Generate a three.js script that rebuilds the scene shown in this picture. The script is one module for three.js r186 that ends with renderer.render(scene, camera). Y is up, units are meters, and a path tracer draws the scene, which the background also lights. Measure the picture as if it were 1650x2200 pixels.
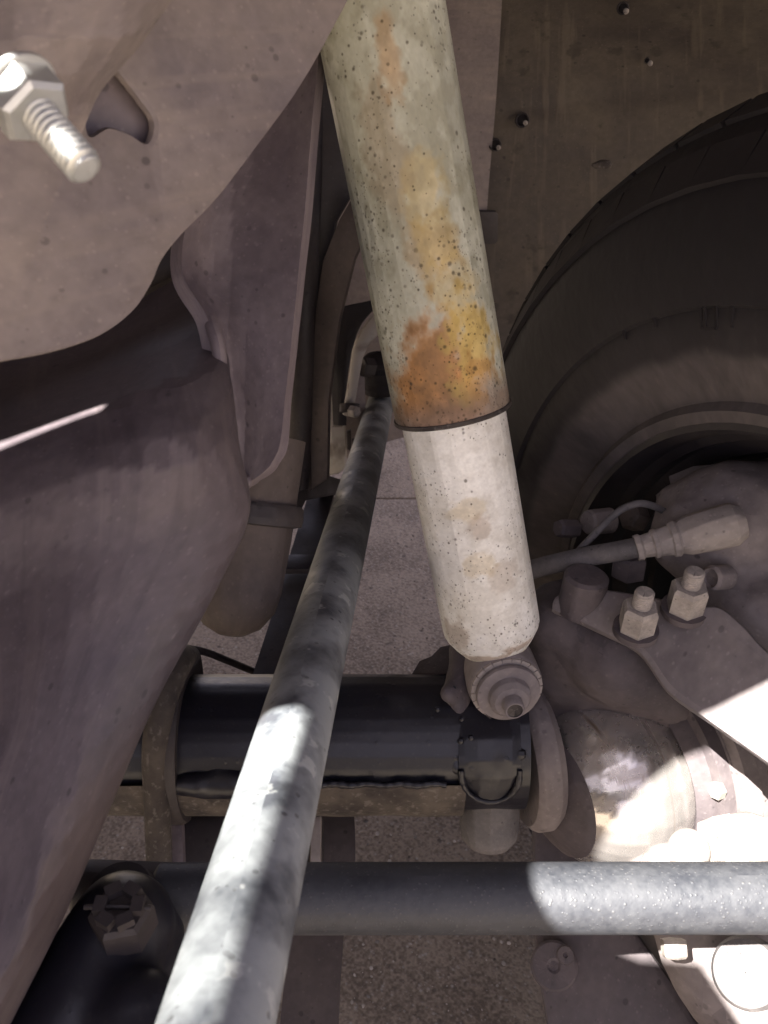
import * as THREE from 'three';
import { MarchingCubes } from 'three/addons/objects/MarchingCubes.js';
import { mergeGeometries, toCreasedNormals } from 'three/addons/utils/BufferGeometryUtils.js';

// ---------------------------------------------------------------- camera, sky, sun, exposure
const scene = new THREE.Scene();
const W = 768, H = 1024, F = 1905, PITCH = Math.PI / 6, CAM = new THREE.Vector3(0, 0.79, 0);
const camera = new THREE.PerspectiveCamera(2 * Math.atan(1100 / F) * 180 / Math.PI, W / H, 0.02, 400);
camera.position.copy(CAM);
camera.rotation.set(-PITCH, 0, 0);
camera.focus = 0.57; camera.userData.fStop = 17;
camera.updateMatrixWorld();
const SKY_LEVEL = 0.19;
const SUN = new THREE.Vector3(-0.36, 0.80, 0.48).normalize();
// a bright hazy sky: nearly white, warmer towards the sun and the horizon
{
  const N = 256, Mh = 128, d = new Float32Array(N * Mh * 4), q = new THREE.Vector3();
  for (let j = 0; j < Mh; j++) for (let i = 0; i < N; i++) {
    const el = ((j + 0.5) / Mh - 0.5) * Math.PI, az = ((i + 0.5) / N - 0.5) * 2 * Math.PI;
    q.set(Math.cos(el) * Math.cos(az), Math.sin(el), Math.cos(el) * Math.sin(az));
    const up = Math.max(0, q.y), a = Math.max(0, q.dot(SUN)), hz = Math.pow(1 - up, 3), glow = 0.9 * Math.pow(a, 12) + 0.35 * Math.pow(a, 3), L = SKY_LEVEL;
    const below = q.y < 0 ? 0.35 : 1, o = (j * N + i) * 4;
    d[o] = L * below * (0.755 + 0.19 * hz + glow); d[o + 1] = L * below * (0.71 + 0.20 * hz + 0.93 * glow); d[o + 2] = L * below * (0.96 + 0.15 * hz + 0.90 * glow); d[o + 3] = 1;
  }
  const t = new THREE.DataTexture(d, N, Mh, THREE.RGBAFormat, THREE.FloatType); t.mapping = THREE.EquirectangularReflectionMapping; t.magFilter = t.minFilter = THREE.LinearFilter; t.needsUpdate = true;
  scene.background = t; scene.environment = t;
}
const sun = new THREE.DirectionalLight(new THREE.Color(1, 0.965, 0.91), 5);
sun.position.copy(SUN).multiplyScalar(4).add(new THREE.Vector3(0, 0.4, -0.5));
sun.target.position.set(0, 0.4, -0.5);
sun.castShadow = true; sun.shadow.mapSize.set(4096, 4096); sun.shadow.radius = 1;
Object.assign(sun.shadow.camera, { left: -2, right: 2, top: 2, bottom: -2, near: 0.5, far: 10 });
scene.add(sun, sun.target);
const renderer = new THREE.WebGLRenderer({ antialias: true });
renderer.setSize(W, H);
renderer.toneMapping = THREE.LinearToneMapping;
renderer.toneMappingExposure = 7.7;
renderer.shadowMap.enabled = true;

// ---------------------------------------------------------------- helpers
let seed = 7;
const rnd = () => { seed = (seed * 1664525 + 1013904223) >>> 0; return seed / 4294967296; };
const RT = new THREE.Vector3(1, 0, 0), UP = new THREE.Vector3(0, Math.cos(PITCH), -Math.sin(PITCH)), FW = new THREE.Vector3(0, -Math.sin(PITCH), -Math.cos(PITCH));
const V = (x, y, z) => new THREE.Vector3(x, y, z);
// a place in the world, found from where the photograph shows it and how far it is
const ray = (px, py) => FW.clone().addScaledVector(RT, (px - 825) / F).addScaledVector(UP, (1100 - py) / F);
const at = (px, py, d) => CAM.clone().addScaledVector(ray(px, py), d);
const pix = (p) => { const q = p.clone().sub(CAM), z = q.dot(FW); return [825 + F * q.dot(RT) / z, 1100 - F * q.dot(UP) / z, z]; };
const ground = (px, py, y = 0) => { const r = ray(px, py); return CAM.clone().addScaledVector(r, (y - CAM.y) / r.y); };
const onLine = (A, B, py) => { let lo = -0.5, hi = 1.5; const up = pix(B)[1] > pix(A)[1]; for (let i = 0; i < 40; i++) { const m = (lo + hi) / 2; ((pix(A.clone().lerp(B, m))[1] < py) === up) ? lo = m : hi = m; } return A.clone().lerp(B, (lo + hi) / 2); };
const lerp = (a, b, t) => a + (b - a) * t, clamp = (x, a = 0, b = 1) => Math.min(b, Math.max(a, x)), sst = (a, b, x) => { const t = clamp((x - a) / (b - a)); return t * t * (3 - 2 * t); };

const used = {};
function numbered(n) { const k = used[n] = (used[n] ?? -1) + 1; return k ? `${n}_${String(k).padStart(3, '0')}` : n; }
function thing(name, label, category, group) {
  const o = new THREE.Group(); o.name = numbered(name); o.userData = { label, category }; if (group) o.userData.group = group;
  scene.add(o); return o;
}
function part(name, geo, mat, parent, label) {
  const m = new THREE.Mesh(geo, mat); m.name = name; m.castShadow = m.receiveShadow = true; if (label) m.userData.label = label;
  parent.add(m); return m;
}
function solo(name, geo, mat, label, category, group) {
  const m = part(numbered(name), geo, mat, scene); m.userData = { label, category }; if (group) m.userData.group = group; return m;
}
// shapes are made in world coordinates; this moves each thing's own origin to its base
function settle(o) {
  const b = new THREE.Box3().setFromObject(o), c = b.getCenter(V()); c.y = b.min.y;
  const done = new Set();
  o.traverse((m) => { if (m.isMesh && !done.has(m.geometry)) { m.geometry.translate(-c.x, -c.y, -c.z); done.add(m.geometry); } });
  o.position.copy(c);
}

// box-projected uv in metres
function boxUV(geo, s = 1) {
  if (geo.index) geo = geo.toNonIndexed();
  const p = geo.attributes.position, uv = new Float32Array(p.count * 2), a = V(), b = V(), c = V(), n = V();
  for (let i = 0; i < p.count; i += 3) {
    a.fromBufferAttribute(p, i); b.fromBufferAttribute(p, i + 1); c.fromBufferAttribute(p, i + 2);
    n.copy(b).sub(a).cross(c.clone().sub(a));
    const ax = Math.abs(n.x), ay = Math.abs(n.y), az = Math.abs(n.z);
    [a, b, c].forEach((q, k) => {
      const [u, v] = ax > ay && ax > az ? [q.z + 0.31, q.y] : ay > az ? [q.x, q.z + 0.17] : [q.x, q.y];
      uv[(i + k) * 2] = u * s; uv[(i + k) * 2 + 1] = v * s;
    });
  }
  geo.setAttribute('uv', new THREE.BufferAttribute(uv, 2)); return geo;
}
function basis(dir, ref) {   // two unit vectors across dir; the first points as near ref as it can
  const d = dir.clone().normalize(), r = (ref ?? (Math.abs(d.y) < 0.9 ? V(0, 1, 0) : V(1, 0, 0))).clone();
  const e = r.addScaledVector(d, -r.dot(d)).normalize(); return [d, e, d.clone().cross(e)];
}
// a body of revolution: prof = [along (m), radius (m)], from p0 along dir
function turned(prof, p0, dir, seg = 48, ref) {
  const [d, e, g] = basis(dir, ref), pos = [], uv = [], idx = [], n = prof.length;
  let run = 0; const rm = Math.max(...prof.map((q) => q[1]));
  for (let i = 0; i < n; i++) {
    if (i) run += Math.hypot(prof[i][0] - prof[i - 1][0], prof[i][1] - prof[i - 1][1]);
    for (let j = 0; j <= seg; j++) {
      const t = j / seg * 2 * Math.PI, r = prof[i][1];
      pos.push(...p0.clone().addScaledVector(d, prof[i][0]).addScaledVector(e, -r * Math.cos(t)).addScaledVector(g, -r * Math.sin(t)).toArray());
      uv.push(j / seg * 2 * Math.PI * rm, run);
    }
  }
  for (let i = 0; i < n - 1; i++) for (let j = 0; j < seg; j++) { const a = i * (seg + 1) + j, b = a + seg + 1; idx.push(a, a + 1, b, b, a + 1, b + 1); }
  const geo = new THREE.BufferGeometry();
  geo.setAttribute('position', new THREE.Float32BufferAttribute(pos, 3)); geo.setAttribute('uv', new THREE.Float32BufferAttribute(uv, 2)); geo.setIndex(idx);
  return toCreasedNormals(geo, 0.6);
}
// a swept round bar with varying radius and rounded ends
function bar(pts, radius, seg = 20, steps = 48, caps = true) {
  const cv = pts.length > 2 ? new THREE.CatmullRomCurve3(pts, false, 'centripetal') : new THREE.LineCurve3(pts[0], pts[1]);
  const N = pts.length > 2 ? steps : Math.max(2, Math.min(steps, 24)), pos = [], uv = [], idx = [];
  const R = typeof radius === 'function' ? radius : () => radius, L = cv.getLength();
  let e = null; const rings = [];
  const C = [], T = [], Rr = [], S = [];
  const cap = caps ? [0.02, 0.35, 0.7, 0.93] : [];
  for (const c of cap) { C.push(cv.getPoint(0)); T.push(cv.getTangent(0)); Rr.push([R(0) * Math.sin(c * Math.PI / 2), -0.35 * R(0) * Math.cos(c * Math.PI / 2)]); S.push(0); }
  for (let i = 0; i <= N; i++) { const t = i / N; C.push(cv.getPointAt(t)); T.push(cv.getTangentAt(t)); Rr.push([R(t), 0]); S.push(t); }
  for (const c of [...cap].reverse()) { C.push(cv.getPoint(1)); T.push(cv.getTangent(1)); Rr.push([R(1) * Math.sin(c * Math.PI / 2), 0.35 * R(1) * Math.cos(c * Math.PI / 2)]); S.push(1); }
  for (let i = 0; i < C.length; i++) {
    const [d, ee, g] = basis(T[i], e ?? undefined); e = ee;
    for (let j = 0; j <= seg; j++) {
      const a = j / seg * 2 * Math.PI, r = Rr[i][0];
      pos.push(...C[i].clone().addScaledVector(d, Rr[i][1]).addScaledVector(ee, r * Math.cos(a)).addScaledVector(g, r * Math.sin(a)).toArray());
      uv.push(j / seg * 2 * Math.PI * R(S[i]), S[i] * L + Rr[i][1]);
    }
  }
  for (let i = 0; i < C.length - 1; i++) for (let j = 0; j < seg; j++) { const a = i * (seg + 1) + j, b = a + seg + 1; idx.push(a, a + 1, b, b, a + 1, b + 1); }
  const geo = new THREE.BufferGeometry();
  geo.setAttribute('position', new THREE.Float32BufferAttribute(pos, 3)); geo.setAttribute('uv', new THREE.Float32BufferAttribute(uv, 2)); geo.setIndex(idx);
  geo.computeVertexNormals(); return geo;
}
// a plate of real thickness lying in a plane: its outline is given where the photograph shows it
function plate(poly, plane, thick, { smooth = false, bevel = 0.0015, holes = [] } = {}) {
  const [A, B, C] = plane.map((p) => at(...p));
  let n = B.clone().sub(A).cross(C.clone().sub(A)).normalize(); if (n.dot(A.clone().sub(CAM)) > 0) n.negate();
  const [, e, g] = basis(n);
  const flat = ([px, py]) => { const r = ray(px, py), t = A.clone().sub(CAM).dot(n) / r.dot(n), q = CAM.clone().addScaledVector(r, t).sub(A); return new THREE.Vector2(q.dot(e), q.dot(g)); };
  const mk = (pl, S, sm) => { let p = pl.map(flat); if (sm) p = new THREE.SplineCurve([...p, p[0]]).getPoints(p.length * 6).slice(0, -1); return new S(p); };
  const sh = mk(poly, THREE.Shape, smooth); for (const h of holes) sh.holes.push(mk(h, THREE.Path, true));
  const geo = new THREE.ExtrudeGeometry(sh, { depth: thick - 2 * bevel, bevelEnabled: bevel > 0, bevelThickness: bevel, bevelSize: bevel, bevelOffset: -bevel, bevelSegments: 2, curveSegments: 8 });
  geo.translate(0, 0, bevel - thick);
  geo.applyMatrix4(new THREE.Matrix4().makeBasis(e, g, n).setPosition(A));
  return boxUV(toCreasedNormals(geo, 0.7));
}
// a curved sheet of real thickness through a grid of places; rows of [px, py, depth] or world vectors
function sheet(rows, thick, nu = 40, nv = 40, bump) {
  const g = rows.map((r) => r.map((p) => p.isVector3 ? p : at(...p)));
  const cols = g.map((r) => new THREE.CatmullRomCurve3(r, false, 'centripetal'));
  const P = [];
  for (let j = 0; j <= nu; j++) {
    const c = new THREE.CatmullRomCurve3(cols.map((k) => k.getPoint(j / nu)), false, 'centripetal');
    for (let i = 0; i <= nv; i++) (P[i] ??= [])[j] = c.getPoint(i / nv);
  }
  const N = P.map((r, i) => r.map((p, j) => {
    const du = P[i][Math.min(nu, j + 1)].clone().sub(P[i][Math.max(0, j - 1)]), dv = P[Math.min(nv, i + 1)][j].clone().sub(P[Math.max(0, i - 1)][j]);
    return dv.cross(du).normalize();
  }));
  const mid = P[nv >> 1][nu >> 1], flip = N[nv >> 1][nu >> 1].dot(CAM.clone().sub(mid)) < 0 ? -1 : 1;
  N.forEach((r) => r.forEach((n) => n.multiplyScalar(flip)));
  if (bump) P.forEach((r, i) => r.forEach((p, j) => p.addScaledVector(N[i][j], bump(j / nu, i / nv))));
  const pos = [], idx = [], w = nu + 1, off = (nv + 1) * w;
  P.forEach((r) => r.forEach((p) => pos.push(...p.toArray())));
  P.forEach((r, i) => r.forEach((p, j) => pos.push(...p.clone().addScaledVector(N[i][j], -thick).toArray())));
  const q = (a, b, c, d) => idx.push(a, b, c, b, d, c);
  for (let i = 0; i < nv; i++) for (let j = 0; j < nu; j++) { const a = i * w + j; q(a, a + w, a + 1, a + w + 1); q(off + a, off + a + 1, off + a + w, off + a + w + 1); }
  for (let j = 0; j < nu; j++) { q(j, j + 1, off + j, off + j + 1); const b = nv * w + j; q(b, off + b, b + 1, off + b + 1); }
  for (let i = 0; i < nv; i++) { const a = i * w; q(a, off + a, a + w, off + a + w); const b = a + nu; q(b, b + w, off + b, off + b + w); }
  const ul = [0], vl = [0], mr = P[nv >> 1], uvs = [];
  for (let j = 1; j <= nu; j++) ul[j] = ul[j - 1] + mr[j].distanceTo(mr[j - 1]);
  for (let i = 1; i <= nv; i++) vl[i] = vl[i - 1] + P[i][nu >> 1].distanceTo(P[i - 1][nu >> 1]);
  for (let k = 0; k < 2; k++) for (let i = 0; i <= nv; i++) for (let j = 0; j <= nu; j++) uvs.push(ul[j] + k * 0.1, vl[i]);
  const geo = new THREE.BufferGeometry();
  geo.setAttribute('position', new THREE.Float32BufferAttribute(pos, 3)); geo.setAttribute('uv', new THREE.Float32BufferAttribute(uvs, 2)); geo.setIndex(idx);
  return toCreasedNormals(geo, 0.8);
}
// a hexagon nut or bolt head with chamfered corners, standing on p along dir
function hex(p, dir, af, h, spin = 0) {
  const R = af / Math.sqrt(3), [d, e, g] = basis(dir), c = h * 0.14, rings = [[0, 1], [h - c, 1], [h, 0.86], [h, 0.02]];
  const parts = [], P = (k, t, s) => p.clone().addScaledVector(d, t).addScaledVector(e, R * s * Math.cos(spin + k * Math.PI / 3)).addScaledVector(g, R * s * Math.sin(spin + k * Math.PI / 3));
  const pos = [];
  for (let i = 0; i < 3; i++) for (let k = 0; k < 6; k++) {
    const a = P(k, ...rings[i]), b = P(k + 1, ...rings[i]), c2 = P(k, ...rings[i + 1]), d2 = P(k + 1, ...rings[i + 1]);
    for (const v of [a, b, c2, b, d2, c2]) pos.push(v.x, v.y, v.z);
  }
  for (let k = 0; k < 6; k++) for (const v of [P(k + 1, 0, 1), P(k, 0, 1), p]) pos.push(v.x, v.y, v.z);
  const geo = new THREE.BufferGeometry(); geo.setAttribute('position', new THREE.Float32BufferAttribute(pos, 3)); geo.computeVertexNormals();
  return boxUV(geo);
}
// a screw thread: the radius runs up and down along a helix
function thread(p, dir, r, len, pitch, depth, seg = 40) {
  const [d, e, g] = basis(dir), pos = [], uv = [], idx = [], n = Math.max(8, Math.round(len / pitch * 14));
  for (let i = 0; i <= n + 1; i++) for (let j = 0; j <= seg; j++) {
    const a = j / seg * 2 * Math.PI, s = Math.min(i, n) / n * len, ph = (((s / pitch - j / seg) % 1) + 1) % 1, end = sst(len, len - pitch * 0.9, s);
    const rr = i > n ? 0.0002 : (r - depth * clamp(Math.abs(2 * ph - 1) * 1.25 - 0.12)) * lerp(0.78, 1, end);
    pos.push(...p.clone().addScaledVector(d, s).addScaledVector(e, rr * Math.cos(a)).addScaledVector(g, rr * Math.sin(a)).toArray()); uv.push(a * r, s);
  }
  for (let i = 0; i <= n; i++) for (let j = 0; j < seg; j++) { const a = i * (seg + 1) + j, b = a + seg + 1; idx.push(a, a + 1, b, b, a + 1, b + 1); }
  const geo = new THREE.BufferGeometry();
  geo.setAttribute('position', new THREE.Float32BufferAttribute(pos, 3)); geo.setAttribute('uv', new THREE.Float32BufferAttribute(uv, 2)); geo.setIndex(idx);
  geo.computeVertexNormals(); return geo;
}
// castings: capsules and balls joined smoothly, meshed on a grid
const cap3 = (a, b, ra, rb = ra) => { const ab = b.clone().sub(a), l = ab.lengthSq(); return (p) => { const t = clamp(p.clone().sub(a).dot(ab) / l); return p.distanceTo(a.clone().addScaledVector(ab, t)) - lerp(ra, rb, t); }; };
const ell = (c, ex, ey, ez, ax, ay, az) => (p) => { const q = p.clone().sub(c), k = Math.hypot(q.dot(ex) / ax, q.dot(ey) / ay, q.dot(ez) / az); return (k - 1) * Math.min(ax, ay, az); };
const disc = (c, n, r, h, rd = 0.003) => (p) => { const q = p.clone().sub(c), y = q.dot(n), x = Math.sqrt(Math.max(0, q.lengthSq() - y * y)), dx = x - r + rd, dy = Math.abs(y) - h + rd; return Math.min(Math.max(dx, dy), 0) + Math.hypot(Math.max(dx, 0), Math.max(dy, 0)) - rd; };
const blend = (fs, k) => (p) => { let d = fs[0](p); for (let i = 1; i < fs.length; i++) { const e = fs[i](p), h = clamp(0.5 + 0.5 * (e - d) / k); d = lerp(e, d, h) - k * h * (1 - h); } return d; };
const minus = (f, g, k = 0.003) => (p) => { const a = f(p), b = -g(p), h = clamp(0.5 - 0.5 * (a - b) / k); return lerp(a, b, h) + k * h * (1 - h); };
function cast(f, lo, hi, res = 56, rough = 0.0006) {
  const mc = new MarchingCubes(res, new THREE.MeshStandardMaterial(), false, false, 200000);
  const c = lo.clone().add(hi).multiplyScalar(0.5), s = Math.max(hi.x - lo.x, hi.y - lo.y, hi.z - lo.z) / 2 * 1.06, p = V(), h = res / 2;
  for (let k = 0; k < res; k++) for (let j = 0; j < res; j++) for (let i = 0; i < res; i++) {
    p.set((i - h) / h, (j - h) / h, (k - h) / h).multiplyScalar(s).add(c);
    mc.field[i + j * res + k * res * res] = -(f(p) + rough * (lump(p.x * 90, p.y * 90, p.z * 90) + 0.6 * lump(p.x * 260, p.y * 260, p.z * 260)));
  }
  mc.isolation = 0; mc.update();
  const pos = new Float32Array(mc.positionArray.slice(0, mc.count * 3)), nor = new Float32Array(mc.normalArray.slice(0, mc.count * 3));
  for (let i = 0; i < mc.count; i++) for (let k = 0; k < 3; k++) pos[i * 3 + k] = pos[i * 3 + k] * s + c.getComponent(k);
  const geo = new THREE.BufferGeometry(); geo.setAttribute('position', new THREE.BufferAttribute(pos, 3)); geo.setAttribute('normal', new THREE.BufferAttribute(nor, 3));
  return boxUV(geo);
}
function lump(x, y, z) { return (Math.sin(x + 1.7 * Math.sin(y * 0.7 + z)) * Math.sin(y * 1.1 + 1.3 * Math.sin(z * 0.8)) + Math.sin(z * 0.9 + Math.sin(x * 1.2))) * 0.5; }

// ---------------------------------------------------------------- textures
const perm = new Uint8Array(512); { const p = [...Array(256).keys()]; for (let i = 255; i > 0; i--) { const j = Math.floor(rnd() * (i + 1)); [p[i], p[j]] = [p[j], p[i]]; } for (let i = 0; i < 512; i++) perm[i] = p[i & 255]; }
function vn(x, y, px, py, s) {
  const xi = Math.floor(x), yi = Math.floor(y), fx = x - xi, fy = y - yi, u = fx * fx * (3 - 2 * fx), v = fy * fy * (3 - 2 * fy);
  const h = (a, b) => perm[(perm[(((a % px) + px) % px + s) & 255] + ((b % py) + py) % py) & 511] / 255;
  return lerp(lerp(h(xi, yi), h(xi + 1, yi), u), lerp(h(xi, yi + 1), h(xi + 1, yi + 1), u), v);
}
function fbm(u, v, fx, fy, oct, s = 0) { let a = 0.5, t = 0, n = 0; for (let o = 0; o < oct; o++) { t += a * vn(u * fx, v * fy, fx, fy, s + o * 17); n += a; a *= 0.55; fx *= 2; fy *= 2; } return t / n; }
const NS = 512, field = (f) => { const a = new Float32Array(NS * NS); for (let j = 0; j < NS; j++) for (let i = 0; i < NS; i++) a[j * NS + i] = f(i / NS, j / NS); return a; };
const nBig = field((u, v) => fbm(u, v, 3, 3, 6, 3)), nMid = field((u, v) => fbm(u, v, 10, 10, 5, 60)), nFine = field((u, v) => fbm(u, v, 60, 60, 3, 110)), nStreak = field((u, v) => fbm(u, v, 40, 3, 4, 170)), nLine = field((u, v) => fbm(u, v, 3, 40, 4, 200));
function spots(n, rmin, rmax, N = NS) { const a = new Float32Array(N * N); for (let k = 0; k < n; k++) { const x = rnd() * N, y = rnd() * N, r = lerp(rmin, rmax, Math.pow(rnd(), 3)), q = 0.5 + 0.5 * rnd(); for (let j = Math.floor(y - r - 1); j <= y + r + 1; j++) for (let i = Math.floor(x - r - 1); i <= x + r + 1; i++) { const d = Math.hypot(i - x, j - y), w = clamp(r - d + 0.5) * q, o = ((j + N) % N) * N + (i + N) % N; if (w > a[o]) a[o] = w; } } return a; }
const sFew = spots(260, 0.6, 3.5), sMany = spots(2600, 0.5, 1.8);
const toS = (x) => { x = clamp(x); return 255 * (x <= 0.0031308 ? 12.92 * x : 1.055 * Math.pow(x, 1 / 2.4) - 0.055); };
function tex(N, M, f, srgb) {
  const d = new Uint8Array(N * M * 4); let o = 0;
  for (let j = 0; j < M; j++) for (let i = 0; i < N; i++) { const c = f(j * N + i, i, j); for (let k = 0; k < 3; k++) d[o++] = srgb ? toS(c[k]) : clamp(c[k]) * 255; d[o++] = 255; }
  const t = new THREE.DataTexture(d, N, M); t.wrapS = t.wrapT = THREE.RepeatWrapping; t.magFilter = THREE.LinearFilter; t.minFilter = THREE.LinearMipmapLinearFilter; t.generateMipmaps = true; if (srgb) t.colorSpace = THREE.SRGBColorSpace; t.needsUpdate = true; return t;
}
const mix3 = (a, b, t) => [lerp(a[0], b[0], t), lerp(a[1], b[1], t), lerp(a[2], b[2], t)];
// a grimy surface: f(index) returns { c: colour, r: roughness, h: height 0..1, m: metalness }
function grime(f, { size = 0.25, bump = 0.0004, metal = 0, extra = {} } = {}) {
  const S = Array.from({ length: NS * NS }, (_, i) => f(i));
  const rep = (t) => { t.repeat.set(1 / size, 1 / size); return t; };
  return new THREE.MeshPhysicalMaterial({ map: rep(tex(NS, NS, (i) => S[i].c, true)), roughness: 1, roughnessMap: rep(tex(NS, NS, (i) => [0, S[i].r, S[i].m ?? 0])), metalness: metal, ...(metal ? { metalnessMap: null } : {}), bumpMap: rep(tex(NS, NS, (i) => [S[i].h, S[i].h, S[i].h])), bumpScale: bump, side: THREE.DoubleSide, ...extra });
}
const M = {};
const dusty = (base, dust, amt, r0 = 0.55, r1 = 0.95) => (i) => {
  const k = clamp(amt + (nBig[i] - 0.5) * 1.5 + (nMid[i] - 0.5) * 0.9), g = 0.82 + 0.36 * nFine[i];
  let c = mix3(base, dust, k).map((x) => x * g); c = mix3(c, base.map((x) => x * 0.35), 0.6 * sFew[i]); c = mix3(c, dust.map((x) => x * 1.5), 0.35 * sMany[i]);
  return { c, r: lerp(r0, r1, k), h: clamp(0.3 + 0.3 * nMid[i] + 0.35 * (nFine[i] - 0.5) + 0.25 * sMany[i] - 0.3 * sFew[i] + 0.1 * k) };
};
M.panel = grime((i) => { const d = dusty([0.135, 0.112, 0.115], [0.205, 0.172, 0.158], 0.42, 0.5, 0.8)(i), s = sst(0.5, 0.75, nLine[i]); d.c = mix3(d.c, [0.30, 0.245, 0.20], 0.16 * s); return d; }, { bump: 0.0003 });
M.body = grime((i) => { const d = dusty([0.055, 0.042, 0.049], [0.108, 0.086, 0.090], 0.38, 0.5, 0.75)(i), s = sst(0.58, 0.8, nStreak[i]); d.c = mix3(d.c, [0.17, 0.135, 0.13], 0.25 * s); d.c = mix3(d.c, [0.03, 0.022, 0.028], 0.28 * sst(0.62, 0.82, nStreak[(i + 90000) % (NS * NS)])); return d; }, { size: 0.3, bump: 0.0002, });
M.bracket = grime(dusty([0.11, 0.088, 0.10], [0.20, 0.165, 0.165], 0.4, 0.45, 0.75), { bump: 0.0003 });
M.dark = grime(dusty([0.02, 0.016, 0.018], [0.05, 0.04, 0.038], 0.3, 0.5, 0.9), { bump: 0.0003 });
M.darkBrown = grime(dusty([0.05, 0.038, 0.036], [0.10, 0.08, 0.07], 0.4, 0.6, 0.95), { bump: 0.0004 });
const muddy = (f) => (i) => { const d = f(i), s = sst(0.56, 0.78, nStreak[i]), r = sst(0.66, 0.8, nMid[i]); d.c = mix3(d.c, [0.13, 0.108, 0.08], 0.45 * s); d.c = mix3(d.c, [0.02, 0.016, 0.014], 0.5 * r); d.h = clamp(d.h + 0.25 * s - 0.3 * r); return d; };
M.liner = grime(muddy(dusty([0.042, 0.034, 0.031], [0.092, 0.076, 0.058], 0.42, 0.6, 0.9)), { size: 0.35, bump: 0.0006 });
M.black = grime((i) => { const s = sst(0.62, 0.85, nMid[i]), c = mix3([0.008, 0.008, 0.013], [0.04, 0.036, 0.036], 0.3 * s + 0.4 * sMany[i]); return { c, r: 0.36 + 0.25 * s + 0.1 * nFine[i], h: clamp(0.4 + 0.25 * (nMid[i] - 0.5) + 0.2 * (nFine[i] - 0.5) + 0.35 * sFew[i]) }; }, { bump: 0.0007 });
M.bar = grime((i) => { const k = clamp(0.5 + (nBig[i] - 0.5) * 1.2 + (nFine[i] - 0.5) * 0.6), c = mix3(mix3([0.014, 0.016, 0.022], [0.052, 0.053, 0.058], k), [0.20, 0.19, 0.175], 0.3 * sMany[i] * sst(0.3, 0.7, nBig[i])); return { c, r: lerp(0.42, 0.7, k), h: clamp(0.4 + 0.3 * (nFine[i] - 0.5) + 0.5 * sMany[i]) }; }, { size: 0.16, bump: 0.0005 });
M.rod = grime((i) => { const k = clamp(0.5 + (nBig[i] - 0.5) * 2.2 + (nMid[i] - 0.5) * 2.4), c = mix3(mix3([0.065, 0.070, 0.080], [0.25, 0.265, 0.27], k), [0.06, 0.06, 0.06], 0.7 * sFew[i]); const s = sst(0.66, 0.72, nMid[(i + 70000) % (NS * NS)]); return { c: mix3(c, [0.45, 0.46, 0.44], 0.5 * s), r: lerp(0.45, 0.75, k), h: clamp(0.4 + 0.5 * (nMid[i] - 0.5) + 0.3 * (nFine[i] - 0.5) - 0.4 * sFew[i]) }; }, { size: 0.17, bump: 0.0006 });
M.rusty = grime((i) => { const k = clamp(0.5 + (nMid[i] - 0.5) * 2.2), c = mix3(mix3([0.030, 0.024, 0.022], [0.088, 0.073, 0.060], k), [0.22, 0.20, 0.18], 0.3 * sst(0.6, 0.8, nFine[i])); return { c, r: 0.9, h: clamp(0.3 + 0.6 * (nFine[i] - 0.3) + 0.2 * k) }; }, { size: 0.18, bump: 0.0009 });
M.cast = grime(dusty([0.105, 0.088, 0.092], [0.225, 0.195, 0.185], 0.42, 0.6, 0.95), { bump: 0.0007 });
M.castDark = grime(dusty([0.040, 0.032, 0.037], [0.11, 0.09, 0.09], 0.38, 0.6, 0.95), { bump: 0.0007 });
M.castPale = grime(dusty([0.19, 0.165, 0.155], [0.33, 0.29, 0.26], 0.5, 0.65, 0.95), { bump: 0.0008 });
M.nut = grime(dusty([0.13, 0.115, 0.11], [0.36, 0.32, 0.28], 0.5, 0.5, 0.9), { size: 0.08, bump: 0.0004 });
M.zinc = grime((i) => { const k = nMid[i]; return { c: mix3([0.46, 0.47, 0.46], [0.66, 0.67, 0.65], k), r: 0.30 + 0.25 * nFine[i], h: 0.4 + 0.2 * nFine[i] }; }, { size: 0.08, bump: 0.0002, metal: 0.7 });
M.ball = grime((i) => { const k = sst(0.64, 0.9, nLine[i]), c = mix3([0.62, 0.58, 0.55], [0.24, 0.18, 0.13], k); return { c, r: lerp(0.24, 0.6, k) + 0.05 * nFine[i], h: clamp(0.5 - 0.3 * k + 0.15 * nFine[i]) }; }, { size: 0.2, bump: 0.00012, metal: 0.8 });
M.rubber = grime(dusty([0.009, 0.007, 0.009], [0.020, 0.016, 0.017], 0.35, 0.7, 0.95), { bump: 0.0004 });
{ // dust lies thick on the lower sidewall and thins out towards the shoulder
  const h = (o, i, j) => { const v = j / NS + 0.022 * (nMid[o] - 0.5) + 0.016 * (nBig[o] - 0.5), k = clamp((1 - sst(0.088, 0.108, v)) * (0.75 + 0.7 * (nMid[o] - 0.5)) + 0.30 * (1 - sst(0.10, 0.22, v)) * nMid[o]); return [k, o]; };
  M.tyre = new THREE.MeshPhysicalMaterial({ roughness: 1, side: THREE.DoubleSide, bumpScale: 0.0005, map: tex(NS, NS, (o, i, j) => { const [k] = h(o, i, j); return mix3(mix3([0.009, 0.007, 0.009], [0.090, 0.077, 0.074], k), [0.14, 0.115, 0.095], 0.3 * sMany[o] * k).map((x) => x * (0.8 + 0.4 * nFine[o])); }, true), roughnessMap: tex(NS, NS, (o, i, j) => [0, 0.72 + 0.25 * h(o, i, j)[0], 0]), bumpMap: tex(NS, NS, (o) => [nFine[o], nFine[o], nFine[o]]) });
}
M.sidewall = grime(dusty([0.030, 0.025, 0.024], [0.075, 0.060, 0.050], 0.5, 0.75, 0.95), { bump: 0.0004 });
M.rim = grime(dusty([0.012, 0.010, 0.012], [0.032, 0.027, 0.028], 0.25, 0.4, 0.8), { bump: 0.0003 });
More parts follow.
